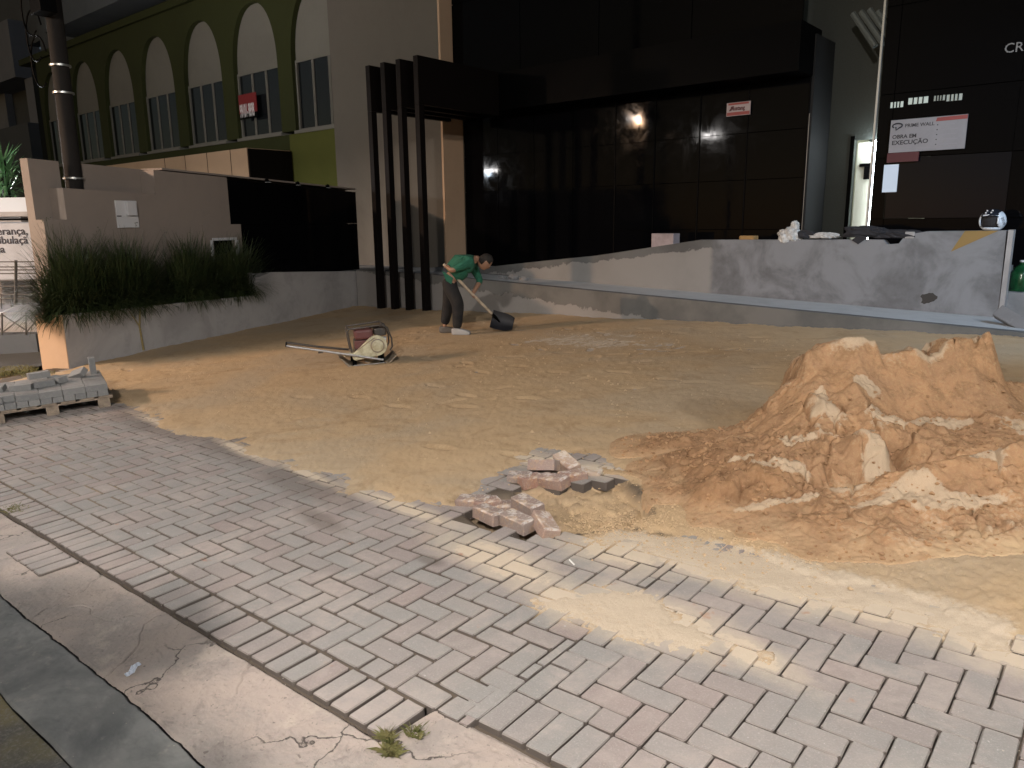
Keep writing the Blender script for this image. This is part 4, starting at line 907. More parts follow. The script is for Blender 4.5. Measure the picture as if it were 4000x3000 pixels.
# right-hand glossy volume
xr_ = [XR0, XR0+.20, XR0+1.75, XR0+3.3, XR0+4.9, XR0+6.5]; zr_ = [.66, 1.62, 2.5, 3.4, 4.6, 5.95]
for i in range(len(xr_)-1):
    for j in range(len(zr_)-1):
        if i == 1 and j == 1: continue
        MB().box((xr_[i]+.005, 12.55, zr_[j]+.005), (xr_[i+1]-.005, 12.58, zr_[j+1]-.005)).build('facade_panel', M_GRAN, fac)
MB().box((XR0, 12.585, .5), (XR0+.2, YR+.14, 6)).build('return_wall', M_BLACK, fac)
MB().box((XR0+.2, 12.585, .5), (8, 12.8, 1.62)).build('backing_wall', M_BLACK, fac); MB().box((XR0+.2, 12.585, 2.5), (8, 12.8, 6)).build('backing_wall', M_BLACK, fac); MB().box((XR0+.75, 12.585, 1.62), (8, 12.8, 2.5)).build('backing_wall', M_BLACK, fac)
wx0, wz1 = pY(3458, 645, 12.6)[[0, 2]]; wx1, wz0 = pY(3505, 750, 12.6)[[0, 2]]
MB().box((XR0+.205, 12.56, 1.625), (XR0+1.745, 12.575, 2.495)).build('window_glass', mat('clear_dark_glass', (.004, .005, .008), .05, spec=.12), fac)
MB().box((wx0, 12.545, wz0), (wx1, 12.557, wz1)).build('lit_window', mat('lit_window_glow', (.4, .45, .5), .5, emit=(.62, .78, 1), estr=.32), fac)
o = empty('clerestory_lights'); tag(o, 'row of small lit clerestory windows over the white banner', 'window')
for (a0, a1, b0, b1, e_) in ((3480, 3527, 398, 420, .30), (3550, 3624, 380, 405, .26), (3650, 3690, 373, 393, .06), (3700, 3757, 368, 393, .10)):
    q1, q2 = pY(a0, b0, 12.545), pY(a1, b1, 12.545); zz = pY((a0+a1)/2, b0, 12.545)[2]; z2 = pY((a0+a1)/2, b1, 12.545)[2]
    pn = MB().box((q1[0], 12.54, z2), (q2[0], 12.549, zz)).build('pane', mat('clerestory_glow', (.3, .33, .3), .5, emit=(.85, 1, .92), estr=e_), o)
    for k in range(1, 4): xx_ = q1[0]+(q2[0]-q1[0])*k/4; MB().box((xx_-.008, 12.53, z2), (xx_+.008, 12.539, zz)).build('bar', M_BLACK, pn)
# letters high on the facade
text('facade_letters', 'CREC', .17, mat('dull_steel', (.20, .20, .20), .5), Matrix.Translation((pY(3920, 210, 12.54)[0], 12.545, pY(3920, 208, 12.54)[2])) @ FACE_S, fac, .006)

# ------------------------------------------------------------------ signs on the facade
def board(name, label, cat, corners, Y):
    pass
s_ = empty('small_sign'); tag(s_, 'small white sign with red bands on the black facade', 'sign')
a = pY(2840, 404, 12.96); b_ = pY(2930, 454, 12.96); zt_ = a[2]; zb_ = pY(2838, 456, 12.96)[2]; wdt = b_[0]-a[0]
M_SW = mat('sign_white_dull', (.34, .28, .28), .5); M_SR = mat('sign_dull_red', (.26, .055, .05), .6); M_DKR = mat('sign_dark_red_ink', (.08, .02, .025), .6); M_INK = mat('sign_ink', (.03, .03, .035), .6)
MB().box((a[0], 12.955, zb_), (b_[0], 12.965, zt_)).build('board', M_SW, s_)
hgt = zt_-zb_
MB().box((a[0]+.01, 12.951, zb_+hgt*.04), (b_[0]-.01, 12.954, zb_+hgt*.28)).build('band', M_SR, s_); MB().box((a[0]+.03, 12.951, zb_+hgt*.82), (b_[0]-.03, 12.954, zb_+hgt*.96)).build('band', M_SR, s_)
text('lettering', 'Mustang', hgt*.42, M_DKR, Matrix.Translation((a[0]+wdt*.17, 12.953, zb_+hgt*.42)) @ FACE_S, s_, .001, .003, .83)
MB().prism([(a[0]+.04, zb_+hgt*.38), (a[0]+.07, zb_+hgt*.38), (a[0]+.13, zb_+hgt*.74), (a[0]+.10, zb_+hgt*.72)], 12.950, 12.954, lambda p, d: (p[0], d, p[1])).build('logo', M_DKR, s_)
bn = empty('construction_banner'); tag(bn, 'white construction banner with red stripe reading OBRA EM EXECUCAO on the black facade', 'banner')
a = pY(3482, 471, 12.52); zt_ = a[2]; zb_ = pY(3470, 598, 12.52)[2]; xe = pY(3775, 515, 12.52)[0]; H_ = zt_-zb_; Wn = xe-a[0]
MB().box((a[0], 12.51, zb_), (xe, 12.53, zt_)).build('sheet', mat('banner_vinyl', (.27, .265, .28), .55, noise=.12, nscale=4), bn)
fx = lambda u: a[0]+u*Wn; fz = lambda v: zb_+v*H_
MB().prism([(fx(.60), fz(.86)), (fx(.615), fz(.97)), (fx(.999), fz(.985)), (fx(.999), fz(.87))], 12.505, 12.509, lambda p, d: (p[0], d, p[1])).build('red_stripe', M_SR, bn)
text('title', 'PRIME WALL', H_*.15, M_INK, Matrix.Translation((fx(.195), 12.508, fz(.755))) @ FACE_S, bn, .001, .001, 1.0)
text('line', 'OBRA EM', H_*.16, M_INK, Matrix.Translation((fx(.035), 12.508, fz(.43))) @ FACE_S, bn, .001, .002, 1.05)
text('line', 'EXECUÇÃO', H_*.18, M_INK, Matrix.Translation((fx(.035), 12.508, fz(.24))) @ FACE_S, bn, .001, .002, 1.1)
lg = MB()
cxl, czl = fx(.095), fz(.82)
pts_ = [(cxl+.065*math.cos(t), czl+.032*math.sin(t)) for t in np.linspace(-1.2, 3.9, 18)]
lg.tube([(p[0], 12.507, p[1]) for p in pts_], .010, 5); lg.tube([(cxl-.02, 12.507, czl-.015), (cxl-.015, 12.507, czl-.06), (cxl+.03, 12.507, czl-.03)], .009, 5); lg.build('logo', M_INK, bn)
rnd = random.Random(3)
M_FAINT = mat('banner_faint_print', (.27, .26, .28), .6)
for r_ in range(5):
    v = .74-r_*.145; MB().box((fx(.62), 12.507, fz(v)), (fx(.635), 12.509, fz(v+.03))).build('bullet', M_INK, bn)
    MB().box((fx(.67), 12.507, fz(v)), (fx(.67+rnd.uniform(.15, .28)), 12.509, fz(v+.022))).build('fine_print', M_FAINT, bn)
bl = MB().box((fx(-.01), 12.50, zb_-.30*H_), (fx(.42), 12.52, zb_-.005)).build('lower_strip', mat('dark_maroon_strip', (.07, .012, .018), .5), bn)

# ------------------------------------------------------------------ left edge: neighbour's yard, facing the street corner
_r = R[0].copy(); _r[2] = 0; _r /= np.linalg.norm(_r); _f3 = np.array([-_r[1], _r[0], 0])
def yp(px, py, D): return pP(px, py, _f3*D, _f3)
def yfr(D): o_ = yp(0, 1000, D); return Matrix(((_r[0], _f3[0], 0, o_[0]), (_r[1], _f3[1], 0, o_[1]), (0, 0, 1, 0), (0, 0, 0, 1)))
def yx(px, py, D): q = yp(px, py, D); return float((q-yp(0, 1000, D)) @ _r), float(q[2])
def ybox(name, px0, py0, px1, py1, D, th, m, parent):
    a = yx(px0, py0, D); b_ = yx(px1, py1, D); return MB().box((a[0], 0, b_[1]), (b_[0], th, a[1])).build(name, m, parent)
ow = empty('white_yard_wall', m=yfr(14.5)); tag(ow, 'white wall with a ledge at the left edge below the yucca', 'wall')
ybox('upper_band', -400, 777, 118, 832, 14.5, .3, mat('bluish_white_paint', (.58, .64, .70), .8), ow); ybox('lower_wall', -400, 846, 150, 1330, 14.5, .2, M_WHITE, ow)
o = ybox('ledge', -400, 833, 118, 845, 14.5, .4, M_WHITE, ow); o.location.y = -.08
bn2 = empty('church_banner', m=yfr(13.6)); tag(bn2, 'white banner with black lower case words behind the railing at the left edge', 'banner')
ybox('sheet', -400, 872, 160, 1090, 13.6, .015, mat('banner_white', (.42, .44, .48), .5, noise=.2, nscale=2), bn2)
MI = mat('banner_black', (.02, .02, .03), .6)
for (tx, py_, px_, w_) in (('erança,', 917, -10, 106), ('ibulaçã', 952, -2, 106), ('na', 987, -17, 38)):
    q = yx(px_, py_, 13.6); text('lettering', tx, .185, MI, Matrix.Translation((q[0], -.006, q[1])) @ FACE_S, bn2, .002, .002, 1.02)
z_ = yx(0, 858, 13.6)[1]; MB().tube([(yx(-400, 858, 13.6)[0], -.05, z_), (yx(118, 858, 13.6)[0], -.05, z_)], .02, 6).build('pole', M_BLACK, bn2)
DR = 12.4; rl = empty('railing', m=yfr(DR)); tag(rl, 'dark metal railing with cross braces at the left edge', 'railing')
M_RAIL = mat('railing_paint', (.07, .065, .06), .6)
def yr(px, py): q = yx(px, py, DR); return (q[0], 0, q[1])
for py_ in (1022, 1042, 1054, 1068, 1096, 1118, 1150, 1166): MB().tube([yr(-250, py_+2), yr(150, py_)], .011, 6).build('rail', M_RAIL, rl)
for px_, a_, b2_, r_ in ((62, 1016, 1190, .022), (-60, 1016, 1190, .022), (5, 1150, 1205, .011), (45, 1150, 1200, .011), (90, 1150, 1190, .011)): MB().tube([yr(px_, b2_), yr(px_, a_)], r_, 6).build('post', M_RAIL, rl)
ybox('slab', -250, 1193, 150, 1218, DR, .25, M_MGREY, rl)
for (p0, p1) in ((8, 102), (102, 160), (-90, 8)):
    MB().tube([yr(p0, 1300), yr(p1, 1228)], .012, 6).build('brace', M_RAIL, rl); MB().tube([yr(p0, 1228), yr(p1, 1290)], .012, 6).build('brace', M_RAIL, rl); MB().tube([yr(p0, 1308), yr(p0, 1222)], .014, 6).build('post', M_RAIL, rl)
ybox('base_wall', -400, 1312, 160, 1450, DR, .3, M_DGREY, rl)
# yucca
yu = empty('yucca', tuple(yp(30, 790, 15.4))); tag(yu, 'bright green spiky yucca above the white yard wall', 'plant')
mb = MB(); rnd = random.Random(8)
for k in range(190):
    a = rnd.uniform(0, 6.28); hh_2 = rnd.uniform(0, .75); e = rnd.uniform(-.6, 1.2); l = rnd.uniform(.5, .75); w_ = .022
    d = Vector((math.cos(a)*math.cos(e), math.sin(a)*math.cos(e), math.sin(e))); s = Vector((-math.sin(a), math.cos(a), 0))*w_; p0 = Vector((0, 0, hh_2))
    p1 = p0+d*l*.5; p2 = p0+d*l+Vector((0, 0, -.08*(1-e)))
    mb.add([p0+s*.6, p0-s*.6, p1-s, p1+s, p2], [(0, 1, 2, 3), (3, 2, 4)])
o = mb.build('crown', M_LEAF2, yu); MB().tube([(0, 0, -.9), (.02, 0, .8)], [.09, .06], 10).build('trunk', M_POLE, yu, True)
# dark apartment block far left
ap = empty('apartment_block'); tag(ap, 'dark apartment block with boxy balconies in the upper left corner', 'building')
YB = 22.
MB().box((-95, YB, -2), (-44, YB+10, 30)).build('wall', M_DGREY, ap)
def onB(name, px0, py0, px1, py1, m, dep=1.6, Y=YB):
    a = pY(px0, py0, Y-dep); b_ = pY(px1, py1, Y-dep); return MB().box((a[0], Y-dep, b_[2]), (b_[0], Y-.01, a[2])).build(name, m, ap)
onB('balcony', 95, 310, 215, 540, M_MGREY); onB('balcony', -200, 190, 60, 300, M_MGREY, 2.2); onB('balcony', 60, 10, 175, 150, M_DGREY, 1.2)
onB('window', 98, 165, 190, 290, M_GLASS, .3); onB('window', 120, 548, 208, 616, M_GLASS, .2); onB('storey_wall', -200, 350, 45, 560, M_MGREY, .5); onB('ledge', -200, 555, 130, 640, M_DGREY, 2.4)
o = onB('lit_arch', 105, 140, 172, 185, mat('lit_balcony', (.3, .35, .4), .6, emit=(.45, .6, .75), estr=.10), .5)
# ------------------------------------------------------------------ pallet with stacked pavers
pa, pb_ = G(434, 1587), G(205, 1623); u = (pa-pb_); u[2] = 0; u /= np.linalg.norm(u); nrm = np.array([-u[1], u[0], 0])       # u: along the visible side, nrm: away from the camera
if nrm @ (pa-C0) < 0: nrm = -nrm
o0 = pa.copy(); ZP = gz(o0[0], o0[1])-.0
MP = Matrix(((-u[0], nrm[0], 0, o0[0]), (-u[1], nrm[1], 0, o0[1]), (0, 0, 1, ZP), (0, 0, 0, 1)))     # x: to the left in the photo, y: away
MP = MP @ Matrix.Rotation(0, 4, 'Z')
slope = (gz(*(o0-u)[:2])-gz(*o0[:2])); MP = MP @ Matrix.Rotation(-math.atan(slope), 4, 'Y')
pal = empty('pallet', m=MP); tag(pal, 'wooden pallet carrying stacked grey pavers at the left edge', 'pallet')
PLn, PD = 1.45, 1.0
for i in range(4):
    for j in range(3): x_ = .0+i*.46; MB().box((x_, j*.43, 0), (x_+.11, j*.43+.10, .088)).build('block', M_WOOD, pal, bevel=.003)
for j in range(3): MB().box((-.03, j*.43, .0885), (PLn+.03, j*.43+.10, .103)).build('stringer_board', M_WOOD, pal)
for i in range(9): x_ = -.03+i*.168; MB().box((x_, -.01, .1035), (x_+.13, PD, .12)).build('deck_board', M_WOOD, pal)
g = NG('stacked_paver_concrete'); tcn = g.n('ShaderNodeTexCoord').outputs['Object']; r = g.n('ShaderNodeObjectInfo').outputs['Random']
c = g.mix(r, (.22, .22, .215), (.16, .165, .165)); c = g.mix(g.rng(g.noise(tcn, 30, 5, .7), .45, .7, 0, .5), c, (.28, .275, .26)); g.put(g.b.inputs['Base Color'], c); g.b.inputs['Roughness'].default_value = .9
g.put(g.b.inputs['Normal'], g.bump(g.noise(tcn, 160, 3, .7), .6, .002)); M_STK = g.m
sme, _, _ = paver_mesh(.197, .097, .06, .004, .002, 7, 'stacked_paver'); sme.materials.append(M_STK)
def stk(x, y, z, rz=0, lab='grey paver stacked on the pallet among identical ones', tx=0, ty=0, grp='pavers stacked on the pallet'):
    o = bpy.data.objects.new('stacked_paver', sme); COL.objects.link(o)
    o.matrix_world = MP @ Matrix.Translation((x, y, z+.0605)) @ Matrix.Rotation(rad(rz), 4, 'Z') @ Matrix.Rotation(rad(tx), 4, 'X') @ Matrix.Rotation(rad(ty), 4, 'Y')
    tag(o, lab, 'paver', grp); return o
rnd = random.Random(21)
# bottom layer: headers along the visible side, then stretchers behind
ORD = ['first', 'second', 'third', 'fourth', 'fifth', 'sixth', 'seventh', 'eighth', 'ninth', 'tenth', 'eleventh', 'twelfth', 'thirteenth', 'fourteenth']
for i in range(14):
    for j in range(4):
        if j and 1 < i < 9: continue
        stk(.05+i*.1005, .105+j*.202, .1205+0, 90, ('paver end in the bottom row of the pallet side, %s from its right end' % ORD[i]) if j == 0 else ('bottom layer paver on the pallet, %s column from the right, %s row back' % (ORD[i], ORD[j])))
# second layer stretchers
for i in range(7):
    for j in range(9):
        if i in (4,) and j < 1: continue
        if i >= 3 and j < 1 and i != 5: continue
        if i >= 5 and j < 4: continue
        stk(.10+i*.202, .055+j*.1015, .181, rnd.gauss(0, 1), 'second layer paver on the pallet, %s column from the right, %s row back' % (ORD[i], ORD[j]))
stk(.70, .075, .181, 6, 'grey paver at the left end of the second layer front row, end lit'); 
stk(1.02, .10, .181, -14, 'grey paver set askew alone near the left end of the pallet'); stk(1.33, .12, .181, 3, 'grey paver at the far left of the pallet cut by the picture edge')
stk(.74, .30, .242, 20, 'grey paver turned askew in the third layer, front middle'); stk(.55, .36, .242, -8, 'grey paver in the third layer right of the askew one')
stk(.98, .42, .242, 24, 'grey paver leaning in the third layer on the left', 14); stk(1.14, .50, .242, 30, 'darker grey paver at the left end of the third layer', 0, 10)
stk(.42, .50, .242, 60, 'grey paver lying half hidden in the third layer, right of centre'); stk(.58, .55, .303, -12, 'topmost grey paver of the pile on the pallet')
stk(.24, .62, .242, 40, 'broken-looking grey paver standing tilted on the right of the pile', 35, 20)
o = stk(.10, .72, .262, 0, 'grey paver standing upright at the right end of the pile', 0, 90)
# ------------------------------------------------------------------ plate compactor
gc = G(1440, 1418); dC = np.linalg.norm(gc-C0); 
e1 = G(1500, 1402)-G(1385, 1426); e1 /= np.linalg.norm(e1)
rgt = R[0].copy(); rgt[2] = 0; rgt /= np.linalg.norm(rgt)
ax_ = rgt; ay_ = np.array([-ax_[1], ax_[0], 0]) ; 
if ay_ @ (gc-C0) < 0: ay_ = -ay_
MC = Matrix(((ax_[0], ay_[0], 0, gc[0]), (ax_[1], ay_[1], 0, gc[1]), (0, 0, 1, gz(gc[0], gc[1])+.012), (0, 0, 0, 1))) @ Matrix.Rotation(rad(16), 4, 'Z') @ Matrix.Rotation(rad(-2), 4, 'Y')
cp = empty('plate_compactor', m=MC); tag(cp, 'old petrol plate compactor with cream belt guard and red engine on the sand', 'plate compactor')
M_RUST = mat('sandy_steel', (.22, .20, .17), .6, noise=.6, nscale=14, col2=(.34, .25, .15), bump=.3, metal=.3)
M_CREAM = mat('cream_paint', (.58, .56, .40), .5, noise=.5, nscale=12, col2=(.35, .31, .20))
M_RED = mat('faded_red_paint', (.12, .035, .035), .5, noise=.5, nscale=8, col2=(.12, .05, .045))
M_DK = mat('engine_black', (.04, .036, .034), .5, noise=.4, nscale=10, col2=(.08, .065, .05))
M_LT = mat('scratched_steel', (.42, .42, .42), .4, metal=.5, noise=.4, nscale=20)
# base plate: profile in x-z, upturned ends
prof = [(-.36, .11), (-.33, .10), (-.24, .015), (-.20, 0), (.20, 0), (.24, .015), (.32, .09), (.34, .085), (.25, -.005), (.21, -.018), (-.21, -.018), (-.26, -.005)]
MB().prism(prof, -.19, .23, lambda p, d: (p[0], d, p[1])).build('base_plate', M_RUST, cp, bevel=.003)
MB().prism([(-.22, .0), (-.19, .015), (.19, .015), (.22, 0)], -.194, -.191, lambda p, d: (p[0], d, p[1])).build('worn_edge', M_LT, cp)
MB().tube([(.0, -.12, .085), (.0, .16, .085)], .075, 18).build('vibrator_housing', M_RUST, cp, True)
MB().box((-.22, -.15, .13), (.20, .20, .155)).build('engine_plate', M_RUST, cp, bevel=.004)
for sx in (-.18, .16):
    for sy in (-.13, .17): MB().tube([(sx, sy, .002), (sx, sy, .13)], .028, 10).build('rubber_mount', M_BLACK, cp, True)
# belt guard: teardrop facing the camera
def tear(r1, c1, r2, c2, n=14):
    d = Vector((c2[0]-c1[0], c2[1]-c1[1])); a = math.atan2(d.y, d.x); b = math.acos((r1-r2)/d.length); pts = []
    for i in range(n+1): t = a+b+(2*math.pi-2*b)*i/n; pts.append((c1[0]+r1*math.cos(t), c1[1]+r1*math.sin(t)))
    for i in range(n+1): t = a-b+2*b*i/n; pts.append((c2[0]+r2*math.cos(t), c2[1]+r2*math.sin(t)))
    return pts
c1, c2 = (.10, .235), (-.16, .12)
MB().prism(tear(.125, c1, .045, c2), -.235, -.165, lambda p, d: (p[0], d, p[1])).build('belt_guard', M_CREAM, cp, True, .008)
MB().lathe([(.074, 0), (.086, .004), (.086, .010), (.072, .012)], (c1[0]+.005, -.236, c1[1]), 22, Matrix.Rotation(rad(90), 4, 'X')).build('guard_ring', M_RUST, cp, True)
MB().lathe([(.0, .012), (.045, .012), (.07, .002), (.07, 0)], (c1[0]+.005, -.249, c1[1]), 22, Matrix.Rotation(rad(90), 4, 'X')).build('guard_boss', M_CREAM, cp, True)
MB().tube([(-.14, -.238, .20), (.0, -.238, .29), (.08, -.238, .335)], .006, 6).build('guard_rib', M_RUST, cp)
# engine
MB().box((-.16, -.13, .16), (.08, .14, .30)).build('engine_block', M_DK, cp, bevel=.02)
MB().box((-.15, -.15, .305), (.075, .10, .43)).build('fuel_tank', M_RED, cp, bevel=.03)
MB().box((-.16, -.14, .20), (-.02, -.12, .30)).build('recoil_cover', M_RED, cp, bevel=.008)
MB().tube([(-.04, -.02, .43), (-.04, -.02, .445)], .03, 12).build('fuel_cap', M_DK, cp, True)
MB().box((.09, -.10, .33), (.24, .10, .43)).build('air_filter', M_DK, cp, bevel=.02)
MB().box((.08, -.06, .22), (.17, .06, .32)).build('carburettor', M_RUST, cp, bevel=.01)
MB().tube([(.15, -.12, .30), (.23, -.13, .29)], .034, 12).build('muffler', M_LT, cp, True)
MB().box((.04, -.06, .435), (.16, -.02, .455)).build('throttle_lever', M_BLACK, cp, bevel=.004)
# cage of tube
def cage(y):
    return [(-.20, y, .14), (-.235, y, .42), (-.215, y, .455), (.18, y, .475), (.245, y, .44), (.29, y, .30), (.29, y, .20), (.26, y, .15)]
for y in (-.17, .17): MB().tube(cage(y), .011, 8).build('cage_tube', M_DK, cp, True)
for x_, z_ in ((-.225, .455), (.19, .475)): MB().tube([(x_, -.17, z_), (x_, .17, z_)], .011, 8).build('cage_bar', M_DK, cp, True)
# handle to the left
for y in (-.20, .16):
    MB().tube([(.16, y*1.22, .055), (-.20, y*1.22, .145), (-.62, y*.8, .235), (-.96, y*.75, .315)], .014, 8).build('handle_bar', M_DK if y > 0 else M_LT, cp, True)
MB().tube([(-.96, -.15, .315), (-.96, .12, .315)], .0115, 8).build('handle_grip', M_BLACK, cp, True)
MB().box((-.60, -.15, .19), (-.54, -.11, .225)).build('handle_clamp', M_DK, cp)
MB().box((-.30, -.19, .125), (-.14, -.13, .165)).build('handle_bracket', M_CREAM, cp, bevel=.005)

# ------------------------------------------------------------------ worker bending with a shovel
gp = G(1768, 1308); zp = gz(gp[0], gp[1])
MPn = Matrix(((ax_[0], ay_[0], 0, gp[0]), (ax_[1], ay_[1], 0, gp[1]), (0, 0, 1, zp+.004), (0, 0, 0, 1)))
dist = float(R[2] @ (gp-C0)); PX = dist/F
def L(px, py, y=0.): return Vector(((px-1768)*PX, y, (1308-py)*PX*1.02))
man = empty('worker', m=MPn); tag(man, 'person in a green shirt and dark trousers bending over a shovel', 'person')
SKINM = mat('skin', (.30, .17, .11), .5); SHIRT = mat('green_shirt', (.015, .12, .072), .85, noise=.3, nscale=8, bump=1, bscale=7); TROU = mat('dark_trousers', (.007, .007, .009), .9, noise=.5, nscale=6, col2=(.022, .020, .018), bump=.5, bscale=14)
HAIR = mat('dark_hair', (.012, .009, .007), .7, bump=.8, bscale=80); SHOE = mat('pale_shoe', (.33, .33, .33), .7); SHOE2 = mat('dusty_boot', (.10, .09, .08), .8)
def skin(name, chains, m, parent, sub=2):
    """chains: list of lists of (Vector, radius[, radius2]); points that coincide are welded"""
    vs, es, rs, key = [], [], [], {}
    for ch in chains:
        prev = None
        for it in ch:
            p, r = it[0], it[1]; k = tuple(round(c, 4) for c in p)
            if k not in key: key[k] = len(vs); vs.append(tuple(p)); rs.append((r, it[2] if len(it) > 2 else r))
            if prev is not None: es.append((prev, key[k]))
            prev = key[k]
    me = bpy.data.meshes.new(name); me.from_pydata(vs, es, []); o = bpy.data.objects.new(name, me); COL.objects.link(o); o.parent = parent
    sk = o.modifiers.new('skin', 'SKIN'); sk.use_smooth_shade = True
    lay = me.skin_vertices[0].data if me.skin_vertices else None
    if lay is None:
        bm = bmesh.new(); bm.from_mesh(me); bm.verts.layers.skin.verify(); bm.to_mesh(me); bm.free(); lay = me.skin_vertices[0].data
    for i, r in enumerate(rs): lay[i].radius = r
    for i in range(len(vs)): lay[i].use_root = (i == 0)
    s2 = o.modifiers.new('sub', 'SUBSURF'); s2.levels = sub; s2.render_levels = sub
    me.materials.append(m); return o
pel = L(1762, 1098); che = L(1812, 1040); upc = L(1840, 1027); nek = L(1868, 1022); hd = L(1893, 1028)
hipN, hipF = pel+Vector((0, -.09, -.03)), pel+Vector((0, .09, -.03))
kneF, ankF = L(1753, 1190, .15), L(1733, 1284, .17); kneN, ankN = L(1795, 1186, -.10), L(1788, 1292, -.12)
shN, shF = upc+Vector((.0, -.17, -.02)), upc+Vector((.0, .17, -.02))
elN, haN = L(1775, 1062, -.26), L(1757, 1046, -.16)
elF, haF = L(1878, 1108, .20), L(1846, 1160, -.04)
body = skin('body', [[(pel, .12, .12), (L(1787, 1066), .115), (che, .125), (upc, .12), (nek, .055), (L(1880, 1024), .055)],
    [(pel, .12), (hipN, .085), (kneN, .055), (ankN, .038), (ankN+Vector((.06, 0, -.045)), .035), (ankN+Vector((.15, 0, -.055)), .028)],
    [(pel, .12), (hipF, .085), (kneF, .055), (ankF, .038), (ankF+Vector((.06, 0, -.045)), .035), (ankF+Vector((.15, 0, -.055)), .028)],
    [(upc, .12), (shN, .065), (elN, .042), (haN, .028)], [(upc, .12), (shF, .065), (elF, .042), (haF, .028)]], SKINM, man)
# head: one shaped mesh looking down and forward
def head(parent, c, ang):
    bm = bmesh.new(); bmesh.ops.create_uvsphere(bm, u_segments=28, v_segments=20, radius=1)
    for v in bm.verts:
        x, y, z = v.co; sx, sy, sz = .098, .075, .118
        if z < -.2: sy *= 1-.25*(-z-.2); 
        X_ = x*sx + (.012 if z < 0 and x > 0 else 0)*(-z); Y_ = y*sy; Z_ = z*sz
        if x > .55: X_ -= .010*(x-.55)
        n_ = math.exp(-((y/.16)**2) - (((z+.10)/.17)**2)); X_ += .024*n_*(x > 0)                     # nose
        for s in (-1, 1): e_ = math.exp(-(((y-s*.36)/.15)**2)-(((z-.08)/.10)**2)); X_ -= .010*e_*(x > 0)      # eye sockets
        b_ = math.exp(-(((z-.22)/.09)**2))*math.exp(-((y/.5)**2)); X_ += .005*b_*(x > 0)             # brow
        m_ = math.exp(-((y/.3)**2)-(((z+.42)/.06)**2)); X_ += .005*m_*(x > 0)                        # lips
        c_ = math.exp(-((y/.25)**2)-(((z+.75)/.16)**2)); X_ += .012*c_*(x > 0)                       # chin
        v.co = (X_, Y_, Z_)
    me = bpy.data.meshes.new('head'); bm.to_mesh(me); bm.free(); me.materials.append(SKINM)
    for p in me.polygons: p.use_smooth = True
    h = bpy.data.objects.new('head', me); COL.objects.link(h); h.parent = parent; h.location = c; h.rotation_euler = (0, ang, 0)
    for s in (-1, 1):
        MB().lathe([(0, -.008), (.012, -.006), (.018, 0), (.012, .006), (0, .008)], (-.008, s*.074, -.005), 10, Matrix.Rotation(rad(80*s), 4, 'X') @ Matrix.Diagonal((1, 1.6, 1, 1))).build('ear', SKINM, h, True)
        MB().lathe([(0, -.009), (.009, 0), (0, .009)], (.083, s*.027, .010), 8).build('eye', mat('eye', (.5, .45, .42), .3), h, True)
    bm = bmesh.new(); bmesh.ops.create_uvsphere(bm, u_segments=24, v_segments=16, radius=1)
    for v in bm.verts:
        x, y, z = v.co; v.co = (x*.106-.006, y*.083, z*.126+.004)
    bmesh.ops.delete(bm, geom=[v for v in bm.verts if (v.co.z < .02 and v.co.x > .01) or (v.co.x > .07 and v.co.z < .06) or v.co.z < -.07], context='VERTS')
    me = bpy.data.meshes.new('hair'); bm.to_mesh(me); bm.free(); me.materials.append(HAIR)
    for p in me.polygons: p.use_smooth = True
    k = bpy.data.objects.new('hair', me); COL.objects.link(k); k.parent = h; k.modifiers.new('s', 'SOLIDIFY').thickness = .012
    return h
head(man, L(1901, 1034), rad(52))
skin('shirt', [[(L(1764, 1086), .15, .17), (L(1790, 1066), .175, .19), (che+Vector((0, 0, -.02)), .18, .20), (upc+Vector((0, 0, -.02)), .15, .17), (L(1860, 1027), .08)],
    [(upc+Vector((0, 0, -.02)), .15), (shN, .095), (elN.lerp(shN, .35), .062), (elN.lerp(haN, .2), .05)], [(upc+Vector((0, 0, -.02)), .15), (shF, .095), (shF.lerp(elF, .6), .065), (elF, .055), (elF.lerp(haF, .25), .05)]], SHIRT, man)
MB().prism([(L(1738, 1062).x, L(1738, 1062).z), (L(1752, 1100).x, L(1752, 1100).z), (L(1772, 1112).x, L(1772, 1112).z), (L(1780, 1090).x, L(1780, 1090).z)], -.17, -.155, lambda p, d: (p[0], d, p[1])).build('shirt_tail', SHIRT, man)
skin('trousers', [[(L(1766, 1090), .145, .14), (pel+Vector((0, 0, -.03)), .14, .13)], [(pel+Vector((0, 0, -.03)), .14), (hipN+Vector((0, 0, -.06)), .115), (kneN, .105), (ankN+Vector((0, 0, .03)), .072)],
    [(pel+Vector((0, 0, -.03)), .14), (hipF+Vector((0, 0, -.06)), .115), (kneF, .100), (ankF+Vector((0, 0, .03)), .070)]], TROU, man)
def shoe(name, a, m, yaw=0):
    bm = bmesh.new(); bmesh.ops.create_cube(bm, size=1)
    bmesh.ops.subdivide_edges(bm, edges=bm.edges[:], cuts=3, use_grid_fill=True)
    for v in bm.verts:
        x, y, z = v.co; h_ = .10-.045*max(0, x+.1)*1.6; v.co = (x*.28+.06, y*.095*(1-.5*max(0, abs(x)-.3)), (z+.5)*h_)
    me = bpy.data.meshes.new(name); bm.to_mesh(me); bm.free(); me.materials.append(m)
    for p in me.polygons: p.use_smooth = True
    o = bpy.data.objects.new(name, me); COL.objects.link(o); o.parent = man; o.location = (a.x, a.y, a.z-.055-0); o.rotation_euler = (0, 0, yaw); s = o.modifiers.new('s', 'SUBSURF'); s.levels = 1; s.render_levels = 1
    return o
s1_ = shoe('shoe', ankN, SHOE, rad(-8)); s1_.location.z = gz(*(MPn @ s1_.location)[:2])-zp+.012; s2_ = shoe('shoe', ankF, SHOE2, rad(-4)); s2_.location.z = gz(*(MPn @ s2_.location)[:2])-zp+.012
